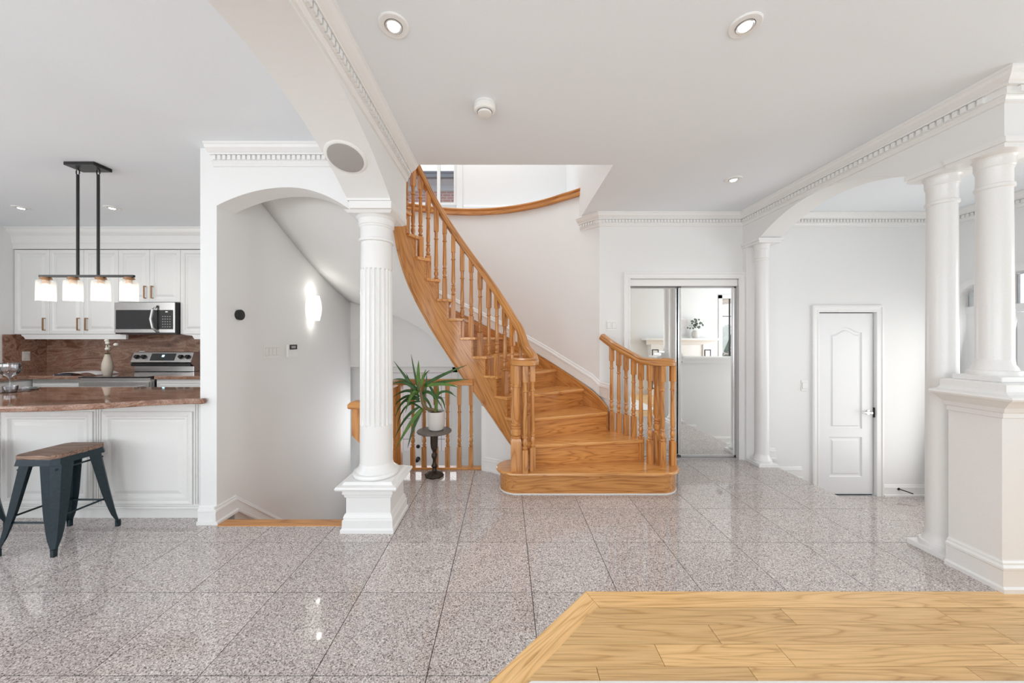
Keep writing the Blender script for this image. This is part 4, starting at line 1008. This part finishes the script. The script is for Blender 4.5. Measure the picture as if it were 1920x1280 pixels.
part(MB().box(-4.115, -2.26, CYF, 4.70, 0.0, 0.879), 'cabinet_box', 'cab', bc); drawer(-4.10, -3.5, 0.66, 0.86, CYF, bc); drawer(-3.5, -2.9, 0.66, 0.86, CYF, bc); drawer(-4.10, -3.5, 0.12, 0.65, CYF, bc)
o = part(MB().prism([(XL+0.001, 2.9), (-5.58, 2.9), (-5.58, 4.06), (-4.95, 4.06), (-4.95, 4.703), (XL+0.001, 4.703)], 0.88, 0.92), 'countertop', 'stone', bevel=0.006); tag(o, 'brown stone countertop turning the left kitchen corner', 'countertop')
o = part(MB().box(-4.11, -2.255, 4.05, 4.703, 0.88, 0.92), 'countertop', 'stone', bevel=0.006); tag(o, 'brown stone countertop right of the range', 'countertop')
# range
rg = thing('range', (-4.53, 4.35, 0), 'stainless steel electric range with sloped control panel', 'oven range')
part(MB().box(-4.94, -4.13, 4.03, 4.70, 0.0, 0.90), 'oven_body', 'steel', rg)
part(MB().box(-4.935, -4.135, 4.00, 4.60, 0.901, 0.918), 'glass_cooktop', 'dglass', rg, bevel=0.004)
part(MB().prism([(4.60, 0.92), (4.60, 0.99), (4.55, 1.05), (4.60, 1.18), (4.70, 1.18), (4.70, 0.92)], -4.93, -4.135, 'yz'), 'backguard', 'steel', rg, bevel=0.005)
part(MB().box(-4.925, -4.14, 4.555, 4.60, 0.995, 1.03), 'backguard_vent', 'black', rg)
def onpanel(x0, x1, t0, t1, d):   # quad box on the sloped control face
    a = Vector((4.55, 1.05)); b_ = Vector((4.60, 1.18)); u = b_-a; nrm = Vector((-u.y, u.x)).normalized()
    p = [a+u*t0, a+u*t1]; q = [p[0]+nrm*d, p[1]+nrm*d]
    return MB().prism([tuple(p[0]), tuple(p[1]), tuple(q[1]), tuple(q[0])], x0, x1, 'yz')
part(onpanel(-4.68, -4.36, 0.15, 0.85, 0.003), 'display', 'dglass', rg); part(onpanel(-4.535, -4.505, 0.5, 0.7, 0.004), 'clock', 'digits', rg)
for kx in (-4.86, -4.77, -4.28, -4.19):
    kb = MB(); a = Vector((4.55, 1.05)); b_ = Vector((4.60, 1.18)); u = (b_-a); c_ = a+u*0.5; nrm = Vector((-u.y, u.x)).normalized()
    uu = u.normalized(); rg_ = []
    for d_, r_ in ((0, 0.030), (0.006, 0.030), (0.008, 0.024), (0.03, 0.022)):
        rg_.append([(kx+r_*cos(2*pi*i/16), (c_+nrm*d_+uu*r_*sin(2*pi*i/16)).x, (c_+nrm*d_+uu*r_*sin(2*pi*i/16)).y) for i in range(16)])
    kb.rings(rg_); part(kb, 'knob', 'black', rg)
dr = part(MB().box(-4.93, -4.14, 4.0, 4.03, 0.22, 0.86), 'oven_door', 'steel', rg, bevel=0.005)
part(MB().box(-4.80, -4.27, 3.997, 4.0, 0.35, 0.70), 'oven_window', 'dglass', dr)
hb = MB().tube([(-4.88, 3.95, 0.80), (-4.19, 3.95, 0.80)], 0.012, 10); hb.box(-4.88, -4.86, 3.95, 4.0, 0.79, 0.81); hb.box(-4.21, -4.19, 3.95, 4.0, 0.79, 0.81); part(hb, 'handle', 'steel', dr)
# microwave
mv = thing('microwave', (-4.5, 4.5, 1.41), 'over-the-range stainless microwave with curved handle', 'microwave')
part(MB().box(-4.89, -4.13, 4.345, 4.70, 1.415, 1.81), 'casing', 'black', mv)
part(MB().box(-4.89, -4.135, 4.33, 4.345, 1.43, 1.81), 'front_panel', 'steel', mv, bevel=0.004)
part(MB().box(-4.865, -4.335, 4.326, 4.330, 1.475, 1.715), 'door_window', 'dglass', mv)
part(MB().box(-4.33, -4.155, 4.326, 4.330, 1.475, 1.715), 'control_panel', 'black', mv)
bt = MB()
for i in range(4):
    for j in range(5): bt.box(-4.285+i*0.03, -4.27+i*0.03, 4.3245, 4.326, 1.50+j*0.032, 1.51+j*0.032)
o = part(bt, 'keypad', 'grey', mv); o['kind'] = 'stuff'
part(MB().box(-4.245, -4.215, 4.3245, 4.326, 1.685, 1.70), 'clock_display', 'white', mv)
part(MB().tube([(-4.345, 4.326, 1.44), (-4.365, 4.29, 1.49), (-4.375, 4.275, 1.60), (-4.365, 4.29, 1.72), (-4.345, 4.326, 1.765)], 0.016, 10), 'handle', 'steel', mv)
# vase with cotton stems
vs_ = thing('vase', (-4.82, 4.33, 0.92), 'tall beige ceramic vase with dried cotton stems beside the range', 'vase')
part(MB().lathe([(0.035, 0.9185), (0.045, 0.95), (0.052, 1.0), (0.048, 1.06), (0.034, 1.12), (0.024, 1.16), (0.024, 1.17), (0.018, 1.17)], -4.80, 4.18, 24), 'vase_body', 'vasec', vs_)
stm = MB(); cot = MB()
for dx_, dz_, dy_ in ((0.0, 0.14, 0), (-0.015, 0.10, 0.02), (0.10, 0.12, 0), (0.02, 0.07, -0.02), (-0.01, 0.17, 0)):
    e = (-4.80+dx_, 4.18+dy_, 1.165+dz_); stm.tube([(-4.80, 4.18, 1.14), (-4.80+dx_*0.4, 4.18+dy_*0.5, 1.16+dz_*0.6), e], 0.0025, 5)
    cot.lathe([(0.003, -0.02), (0.018, -0.012), (0.022, 0), (0.016, 0.014), (0.003, 0.02)], e[0], e[1], 10, cz=e[2])
for i in range(6): stm.box(-4.80+0.012*i-0.02, -4.80+0.012*i, 4.16, 4.165, 1.17, 1.185)
part(stm, 'stem', 'bark', vs_); part(cot, 'cotton_boll', 'cotton', vs_)
# magazine
mg = thing('magazine', (-5.0, 4.35, 0.92), 'open magazine lying on the back kitchen counter', 'magazine')
def page(x0, x1, up0, up1, mat):
    rows_ = []
    for i in range(9):
        t = i/8; x = x0+(x1-x0)*t; z = 0.922+up0*(1-t)+up1*t+0.02*sin(pi*t); rows_.append([(x, 4.12, z), (x, 4.12, z+0.004), (x+0.03, 4.34, z+0.006), (x+0.03, 4.34, z+0.002)])
    return MB().rings(rows_, smooth=False)
part(page(-5.38, -5.06, 0.0, 0.02, 'paper'), 'page', 'paper', mg); part(page(-5.06, -4.87, 0.02, 0.004, 'paper'), 'page', 'paper', mg)
part(MB().box(-5.34, -5.14, 4.10, 4.118, 0.921, 0.938), 'cover', 'ink', mg)
# peninsula
pn = thing('peninsula', (-4.2, 2.85, 0), 'white panelled breakfast peninsula in front of the kitchen', 'kitchen island')
pb = MB(); pb.box(-5.6, -2.25, 2.605, 3.08, 0.095, 0.88); pb.box(-5.6, -2.26, 2.625, 3.06, 0.0, 0.10)
part(pb, 'cabinet_box', 'cab', pn); part(MB().box(-5.6, -2.25, 2.59, 2.606, 0.085, 0.10), 'base_bead', 'cab', pn, bevel=0.003)
for a, b_ in ((-3.02, -2.344), (-3.77, -3.09), (-4.52, -3.84), (-5.27, -4.59)):
    m_ = MB(); m_.panel(a, b_, 0.115, 0.81, 2.605, [(0, 0), (0, 0.014), (0.012, 0.018), (0.03, 0.012), (0.036, 0.018), (0.05, 0.018), (0.060, 0.003), (0.078, 0.003), (0.105, 0.015), (0.110, 0.015)])
    part(m_, 'panel', 'cab', pn)
for c_ in (-3.055, -3.805, -4.555, -2.31):
    for k in (-0.018, 0, 0.018): part(MB().box(c_+k-0.005, c_+k+0.005, 2.593, 2.606, 0.115, 0.87), 'reed', 'cab', pn, bevel=0.002)
tp = [(-2.19, 2.545), (-2.185, 2.52), (-2.20, 2.495), (-2.28, 2.50), (-2.40, 2.468), (-2.50, 2.437), (-2.60, 2.385), (-2.71, 2.325), (-2.83, 2.28), (-2.956, 2.25), (-3.09, 2.228), (-3.235, 2.218), (-3.4, 2.22), (-3.6, 2.235), (-3.85, 2.285), (-4.1, 2.36), (-4.5, 2.48), (-5.6, 2.50), (-5.6, 3.124), (-2.25, 3.124), (-2.25, 2.545)]
part(MB().prism(tp, 0.882, 0.922), 'worktop', 'stone', pn, bevel=0.014, bseg=4)
# glassware on the peninsula
wg = thing('wine_glass', (-4.09, 2.86, 0.922), 'large clear wine glass on the left end of the peninsula worktop', 'glass')
part(MB().lathe([(0.036, 0.923), (0.034, 0.926), (0.006, 0.931), (0.004, 0.96), (0.004, 1.02), (0.012, 1.04), (0.048, 1.07), (0.060, 1.10), (0.056, 1.15), (0.052, 1.155), (0.050, 1.15)], -4.09, 2.86, 28), 'bowl', 'cglass', wg)
ty = part(MB().lathe([(0.15, 0.9225), (0.155, 0.925), (0.16, 0.935), (0.155, 0.937), (0.15, 0.928), (0.01, 0.928)], -4.13, 2.88, 36), 'serving_tray', 'cglass'); tag(ty, 'round glass tray under the glassware on the peninsula', 'tray')
dsh = MB().lathe([(0.03, 0.929), (0.036, 0.94), (0.04, 0.975), (0.037, 0.975), (0.033, 0.945), (0.005, 0.94)], -4.0, 2.80, 20); tag(part(dsh, 'tumbler', 'cglass'), 'low cut glass tumbler on the round glass tray', 'glass')
# outlets
def plate(x, z, y, w, h, n, label, cat='light switch', rockers=True, wall='y', sgn=-1):
    """plate on a wall facing -y (wall='y') or +x (wall='x', y holds the wall x and x holds the y)"""
    mb = MB(); rk = []
    def bx(a0, a1, d0, d1, z0, z1):
        return MB().box(a0, a1, y-d1, y-d0, z0, z1) if wall == 'y' else MB().box(y+d0, y+d1, a0, a1, z0, z1)
    p = part(bx(x-w/2, x+w/2, 0.0005, 0.006, z-h/2, z+h/2), 'switch_plate' if rockers else 'outlet_plate', 'white', bevel=0.002); tag(p, label, cat)
    for i in range(n):
        c_ = x-w/2+w*(i+0.5)/n; gw = w/n*0.36
        g_ = bx(c_-gw-0.002, c_+gw+0.002, 0.006, 0.0063, z-h*0.30, z+h*0.30); part(g_, 'gap_line', 'grey', p)
        part(bx(c_-gw, c_+gw, 0.006, 0.0095, z-h*0.285, z+h*0.285), 'rocker', 'white', p, bevel=0.001)
plate(4.50, 1.13, XL+0.014, 0.075, 0.12, 1, 'single wall outlet on the left kitchen backsplash', 'outlet', False, 'x')
plate(-4.93, 1.13, 4.705, 0.075, 0.12, 1, 'single wall outlet behind the beige vase', 'outlet', False)
plate(1.19, 1.505, BY, 0.115, 0.118, 2, 'double light switch between the stairwell and the closet')
plate(3.36, 0.83, BY, 0.075, 0.118, 1, 'single light switch beside the narrow foyer door')
plate(3.15, 1.24, XW, 0.205, 0.118, 4, 'four-gang light switch on the basement stair wall', wall='x')
# thermostat, alarm panel, sconce
th_ = thing('thermostat', (XW, 2.75, 1.545), 'round black thermostat on the basement stair wall', 'thermostat')
part(MB().lathe([(0.046, XW+0.0005), (0.046, XW+0.012), (0.044, XW+0.016)], 0, 2.755, 32, axis='x', cz=1.545), 'body', 'grey', th_) if False else None
part(MB().lathe([(0.052, XW+0.0005), (0.052, XW+0.003)], 0, 2.755, 32, axis='x', cz=1.545), 'back_plate', 'white', th_)
part(MB().lathe([(0.041, XW+0.003), (0.042, XW+0.022), (0.039, XW+0.026), (0.032, XW+0.027)], 0, 2.755, 32, axis='x', cz=1.545), 'dial', 'black', th_)
al = thing('alarm_panel', (XW, 3.42, 1.24), 'white alarm keypad with a small dark screen above the steps', 'alarm panel')
part(MB().box(XW+0.0005, XW+0.022, 3.35, 3.50, 1.175, 1.30), 'body', 'white', al, bevel=0.004); part(MB().box(XW+0.022, XW+0.024, 3.375, 3.495, 1.25, 1.297), 'screen', 'black', al)
part(MB().box(XW+0.024, XW+0.0245, 3.40, 3.47, 1.262, 1.285), 'display', 'grey', al)
sc = thing('wall_sconce', (XW, 3.78, 1.69), 'glowing white curved glass sconce on the basement stair wall', 'wall lamp')
part(MB().box(XW+0.0005, XW+0.02, 3.75, 3.81, 1.64, 1.74), 'back_plate', 'white', sc)
rows_ = []
for i in range(13):
    t = i/12; z = 1.555+0.265*t; w = 0.055+0.045*sin(pi*(0.15+0.75*t)); rows_.append([(XW+0.004+(0.085+0.02*sin(pi*t))*sqrt(max(0, 1-(u)**2)), 3.78+w*u, z) for u in [-1+2*k/14 for k in range(15)]])
sm = MB(); mm = 15
sm.add([v for r in rows_ for v in r], [(i*mm+j, i*mm+j+1, (i+1)*mm+j+1, (i+1)*mm+j) for i in range(12) for j in range(14)], True)
o = part(sm, 'glass_shade', 'sconce', sc); md = o.modifiers.new('Solid', 'SOLIDIFY'); md.thickness = 0.005
def point(loc, e, r=0.03, col=(1, 0.96, 0.9), spot=False):
    d = bpy.data.lights.new('lamp_light', 'SPOT' if spot else 'POINT'); d.energy = e; d.shadow_soft_size = r; d.color = col
    if spot: d.spot_size = radians(130); d.spot_blend = 0.8
    o = bpy.data.objects.new('lamp_light', d); COL.objects.link(o); o.location = loc; return o
point((XW+0.09, 3.78, 1.88), 0.4, 0.02); point((XW+0.08, 3.78, 1.50), 0.12, 0.02)

point((3.9, 2.55, 2.62), 11, 0.06, (1, 0.98, 0.95), True)  # added foyer spot without a fixture, brightens the half wall
# pendant
pd = thing('pendant_light', (-3.37, 2.80, 2.755), 'black linear pendant with four ribbed glass shades over the peninsula', 'pendant light')
part(MB().box(-3.49, -3.25, 2.735, 2.865, 2.728, 2.7545), 'canopy', 'black', pd, bevel=0.002)
for x in (-3.455, -3.29):
    part(MB().tube([(x, 2.80, 2.68), (x, 2.80, 1.868)], 0.0095, 8), 'rod', 'black', pd)
    lk = MB(); pts = [(x+0.013*cos(a), 2.80, 2.70+0.026*sin(a)) for a in [2*pi*i/14 for i in range(15)]]; lk.tube(pts, 0.004, 6); part(lk, 'link', 'black', pd)
part(MB().box(-3.762, -3.0, 2.79, 2.81, 1.852, 1.870), 'crossbar', 'black', pd, bevel=0.002)
shade_xs = [-3.712, -3.492, -3.268, -3.04]
for x in shade_xs:
    s_ = part(MB().lathe([(0.030, 1.852), (0.034, 1.84), (0.034, 1.835), (0.022, 1.832), (0.022, 1.80)], x, 2.80, 20), 'socket', 'copper', pd)
    def rf(q, z, a): return q*(1+0.012*cos(a*24))
    g_ = MB()
    prof = [(0.012, 1.828), (0.045, 1.828), (0.054, 1.818), (0.054, 1.66), (0.051, 1.66), (0.051, 1.815), (0.04, 1.823)]
    part(g_.lathe(prof, x, 2.80, 96, rfun=rf), 'glass_shade', 'shade', pd)
    part(MB().lathe([(0.009, 1.80), (0.012, 1.785), (0.020, 1.755), (0.022, 1.735), (0.016, 1.712), (0.005, 1.705)], x, 2.80, 16), 'bulb', 'bulb', pd)
    point((x, 2.80, 1.63), 0.8, 0.03, (1, 0.86, 0.68))

# recessed lights
first = None
for i, (x, y, lab, e) in enumerate(((-0.50, 1.548, 'recessed ceiling light nearest the dentilled beam', 5), (1.07, 1.548, 'recessed ceiling light above the oak floor corner', 9), (2.0, 3.043, 'recessed ceiling light before the mirrored closet', 8),
                                 (-5.17, 3.70, 'left recessed light in the kitchen ceiling', 6), (-4.2, 3.70, 'recessed kitchen ceiling light right of the pendant rods', 6))):
    if first is None:
        first = thing('recessed_light', (x, y, H), lab, 'ceiling light', 'recessed ceiling lights')
        part(MB().lathe([(0.066, H), (0.066, H-0.004), (0.062, H-0.007), (0.040, H-0.007), (0.037, H-0.003), (0.037, H-0.0005)], x, y, 40), 'trim_ring', 'trim', first)
        part(MB().lathe([(0.037, H-0.004), (0.037, H-0.009), (0.034, H-0.012), (0.030, H-0.010), (0.026, H-0.009)], x, y, 32), 'bezel', 'alu', first)
        part(MB().lathe([(0.026, H-0.009), (0.024, H-0.012), (0.01, H-0.0135)], x, y, 32), 'lens', 'led', first)
    else: dup(first, (x, y, H), lab)
    point((x, y, H-0.04), e, 0.03, (1, 0.97, 0.92), True)
sk_ = thing('smoke_detector', (-0.125, 2.07, H), 'round white smoke detector on the hall ceiling', 'smoke detector')
part(MB().lathe([(0.062, H-0.0005), (0.062, H-0.010), (0.058, H-0.012)], -0.125, 2.07, 40), 'mounting_ring', 'white', sk_)
part(MB().lathe([(0.057, H-0.010), (0.057, H-0.014)], -0.125, 2.07, 40), 'shadow_gap', 'dgrey', sk_)
part(MB().lathe([(0.064, H-0.014), (0.065, H-0.034), (0.056, H-0.046), (0.046, H-0.048), (0.044, H-0.044)], -0.125, 2.07, 40), 'body', 'white', sk_)
part(MB().lathe([(0.043, H-0.044), (0.043, H-0.052), (0.041, H-0.052)], -0.125, 2.07, 40), 'vent_slot', 'grey', sk_)
part(MB().lathe([(0.042, H-0.052), (0.040, H-0.060), (0.034, H-0.062), (0.01, H-0.063)], -0.125, 2.07, 40), 'cover', 'white', sk_)
# speaker in the beam soffit
zsp = zb_(2.115)
slope = atan2(zb_(2.20)-zb_(2.03), 0.17)
sp_ = thing('ceiling_speaker', (-0.975, 2.115, zsp), 'round grey speaker set in the underside of the arched beam', 'speaker')
part(MB().lathe([(0.122, zsp+0.02), (0.122, zsp-0.004), (0.112, zsp-0.009), (0.104, zsp-0.009)], -0.975, 2.115, 48), 'rim', 'trim', sp_)
part(MB().lathe([(0.104, zsp-0.008), (0.103, zsp-0.012), (0.09, zsp-0.014), (0.01, zsp-0.015)], -0.975, 2.115, 48), 'grille', 'mesh', sp_)
sp_.rotation_euler = (slope, 0, 0)

# ------------------------------------------------------------------ stools
def stool(cx, cy_, label):
    t = thing('bar_stool', (cx, cy_, 0), label, 'stool', 'metal stools at the peninsula')
    hw_, hd_ = 0.138, 0.148; ch = 0.03
    oc = [(cx-hw_+ch, cy_-hd_), (cx+hw_-ch, cy_-hd_), (cx+hw_, cy_-hd_+ch), (cx+hw_, cy_+hd_-ch), (cx+hw_-ch, cy_+hd_), (cx-hw_+ch, cy_+hd_), (cx-hw_, cy_+hd_-ch), (cx-hw_, cy_-hd_+ch)]
    part(MB().prism(oc, 0.590, 0.617), 'seat', 'seat', t, bevel=0.005)
    def off(p, k): return (cx+(p[0]-cx)*k, cy_+(p[1]-cy_)*k)
    sk2 = MB(); vs = [(*off(p, 0.985), 0.590) for p in oc]+[(*off(p, 1.03), 0.552) for p in oc]+[(*off(p, 0.98), 0.552) for p in oc]+[(*off(p, 0.94), 0.588) for p in oc]
    fs_ = []
    for i in range(8):
        k = (i+1) % 8
        for L_ in range(4): M_ = (L_+1) % 4; fs_.append((L_*8+i, L_*8+k, M_*8+k, M_*8+i))
    sk2.add(vs, fs_); part(sk2, 'apron', 'navy', t)
    feet = {}
    for sx in (-1, 1):
        for sy in (-1, 1):
            top = Vector((cx+sx*hw_*0.93, cy_+sy*hd_*0.93, 0.585)); bot = Vector((cx+sx*0.185, cy_+sy*0.189, 0.0)); feet[(sx, sy)] = (top, bot)
            rings = []
            for i in range(13):
                u = i/12; p = top.lerp(bot, u); w = interp(u, [(0, 0.100), (0.55, 0.072), (0.82, 0.046), (0.9, 0.024), (1, 0.019)])
                ix, iy = -sx, -sy   # open inwards: an L shaped folded sheet with a chamfered corner
                th_k = 0.004; c0 = w*0.35
                a = [(0, w), (0, c0), (c0, 0), (w, 0), (w, th_k), (c0+0.002, th_k), (th_k, c0+0.002), (th_k, w)]
                rings.append([(p.x+ix*q[0], p.y+iy*q[1], p.z) for q in a])
            lg_ = MB().rings(rings, smooth=False)
            b2 = bot
            lg_.box(b2.x-sx*0.0, b2.x-sx*0.021, b2.y, b2.y-sy*0.021, 0.0, 0.045)
            part(lg_, 'leg', 'navy', t)
    def at_(k, z):
        a, b_ = feet[k]; u = (a.z-z)/(a.z-b_.z); p = a.lerp(b_, u); return Vector((p.x-k[0]*0.014, p.y-k[1]*0.014, z))
    for k1, k2, z in (((-1, -1), (1, -1), 0.20), ((-1, 1), (1, 1), 0.20), ((-1, -1), (-1, 1), 0.225), ((1, -1), (1, 1), 0.225), ((-1, -1), (-1, 1), 0.52), ((1, 1), (1, -1), 0.52)):
        part(MB().tube([at_(k1, z), at_(k2, z)], 0.0065, 8), 'brace', 'navy', t)
    return t
stool(-2.985, 2.335, 'dark metal stool with worn wooden seat in front of the right peninsula panels')
stool(-3.765, 2.315, 'dark metal stool mostly cut off by the left edge')

# ------------------------------------------------------------------ plant and stand
ps = thing('plant_stand', (-0.705, 3.43, 0), 'ornate cast iron plant stand with a round slate top', 'plant stand')
X_, Y_ = -0.705, 3.43
part(MB().lathe([(0.088, 0.0), (0.092, 0.012), (0.080, 0.03), (0.05, 0.045), (0.025, 0.055)], X_, Y_, 28, rfun=lambda r, z, a: r*(1+0.05*cos(8*a))), 'base', 'iron', ps)
part(MB().lathe([(0.024, 0.05), (0.018, 0.08), (0.028, 0.10), (0.016, 0.13), (0.014, 0.16), (0.026, 0.19), (0.028, 0.21), (0.015, 0.235), (0.024, 0.26), (0.030, 0.27), (0.034, 0.32), (0.036, 0.40), (0.040, 0.43)], X_, Y_, 24, rfun=lambda r, z, a: r*(1+0.14*sin(5*a+z*90))), 'stem', 'iron', ps)
part(MB().lathe([(0.10, 0.428), (0.165, 0.434), (0.170, 0.442), (0.166, 0.452), (0.14, 0.455)], X_, Y_, 48), 'top', 'slate', ps)
yp = thing('potted_yucca', (X_+0.01, Y_, 0.456), 'potted yucca in a white ceramic pot on the iron stand', 'potted plant')
XP = X_+0.018
part(MB().lathe([(0.058, 0.456), (0.072, 0.466), (0.084, 0.51), (0.087, 0.58), (0.086, 0.64), (0.080, 0.64), (0.078, 0.60), (0.05, 0.595)], XP, Y_, 36), 'pot', 'ceramic', yp)
part(MB().lathe([(0.079, 0.60), (0.079, 0.622), (0.04, 0.63), (0.01, 0.632)], XP, Y_, 24), 'soil', 'soil', yp)
DL = Y_
def q3(x, y, dy=0): return px(x, y, DL+dy)
part(MB().tube([Vector((XP+0.02, Y_, 0.60)), q3(812, 768), q3(800, 766), q3(793, 755), q3(789, 735), q3(786, 715)], [0.014, 0.016, 0.018, 0.018, 0.014, 0.008], 10), 'cane', 'bark', yp)
part(MB().tube([Vector((XP+0.0, Y_+0.01, 0.60)), q3(818, 760, 0.01), q3(817, 740, 0.01)], [0.015, 0.014, 0.009], 10), 'cane', 'leafl', yp)
def leaf(b_, t_, w=0.018, sag=0.02, mat='leaf', mid=None):
    b_ = Vector(b_); t_ = Vector(t_); m_ = (b_+t_)/2+Vector((0, 0, sag)) if mid is None else Vector(mid)
    mb = MB(); n = 10; vs = []
    for i in range(n+1):
        u = i/n; p = b_*(1-u)**2+m_*2*u*(1-u)+t_*u*u; d = (m_-b_)*(1-u)+(t_-m_)*u; d.normalize()
        sd_ = d.cross(Vector((0.15, -1, 0.35))).normalized()
        ww = w*min(1, 0.55+1.8*u)*(1-u**2.2)+0.0004; up_ = sd_.cross(d)
        vs += [p-sd_*ww, p-up_*ww*0.35, p+sd_*ww]
    mb.add(vs, [(i*3+j, i*3+j+1, (i+1)*3+j+1, (i+1)*3+j) for i in range(n) for j in range(2)], True)
    o = part(mb, 'leaf', mat, yp); md = o.modifiers.new('Solid', 'SOLIDIFY'); md.thickness = 0.0015
LV = [((786, 735), (785, 675), (783, 700), .026, 'leafl', -.03), ((784, 730), (771, 664), (777, 700), .014, 'leaf', .02), ((788, 732), (799, 692), (792, 705), .018, 'leafl', -.02), ((787, 735), (806, 694), (792, 700), .015, 'leaf', .02),
      ((783, 735), (738, 676), (768, 718), .022, 'leaf', .03), ((795, 722), (876, 684), (830, 700), .022, 'leaf', .0), ((798, 724), (879, 711), (835, 712), .020, 'leaf', -.05), ((797, 724), (862, 727), (830, 714), .022, 'leafl', -.10),
      ((784, 732), (735, 712), (760, 704), .018, 'leaf', .04), ((783, 735), (728, 722), (758, 706), .018, 'leaf', -.06), ((781, 740), (736, 745), (765, 722), .020, 'leaf', .0), ((784, 738), (760, 774), (772, 724), .026, 'leafl', -.1),
      ((790, 738), (832, 770), (808, 722), .020, 'leaf', -.1), ((792, 742), (812, 775), (805, 750), .016, 'leaf', .04), ((817, 745), (857, 745), (830, 722), .016, 'leaf', -.04), ((817, 748), (836, 773), (830, 735), .016, 'leaf', .02),
      ((815, 748), (800, 722), (810, 722), .018, 'leaf', .03), ((819, 748), (822, 722), (822, 735), .016, 'leafl', -.02), ((812, 745), (850, 738), (835, 725), .014, 'leaf', .05),
      ((792, 765), (742, 842), (768, 790), .026, 'leafl', -.12), ((792, 766), (764, 840), (776, 792), .022, 'leaf', -.08), ((788, 762), (740, 822), (758, 775), .018, 'leaf', -.02), ((786, 750), (741, 782), (755, 735), .020, 'leaf', .05),
      ((786, 748), (735, 766), (760, 730), .020, 'leaf', .08), ((790, 765), (756, 752), (772, 752), .012, 'leaf', .05), ((788, 752), (745, 800), (752, 752), .014, 'leaf', .1), ((792, 752), (800, 700), (800, 725), .018, 'leaf', .03), ((786, 744), (762, 700), (768, 720), .020, 'leaf', .06)]
for b_, t_, m_, w, mt, dy in LV: leaf(q3(*b_), q3(*t_, dy), w*0.82, 0, mt, q3(*m_, dy*0.5))

# rug corner at the bottom edge, enlarged out of view to bounce white light
rgp = part(MB().prism([(0.085, -2.2), (2.9, -2.2), (2.9, 1.368), (0.10, 1.368), (0.085, 1.355)], 0.0005, 0.008), 'area_rug', 'rug', bevel=0.003); tag(rgp, 'white rug edge on the oak floor at the bottom of the frame', 'rug')
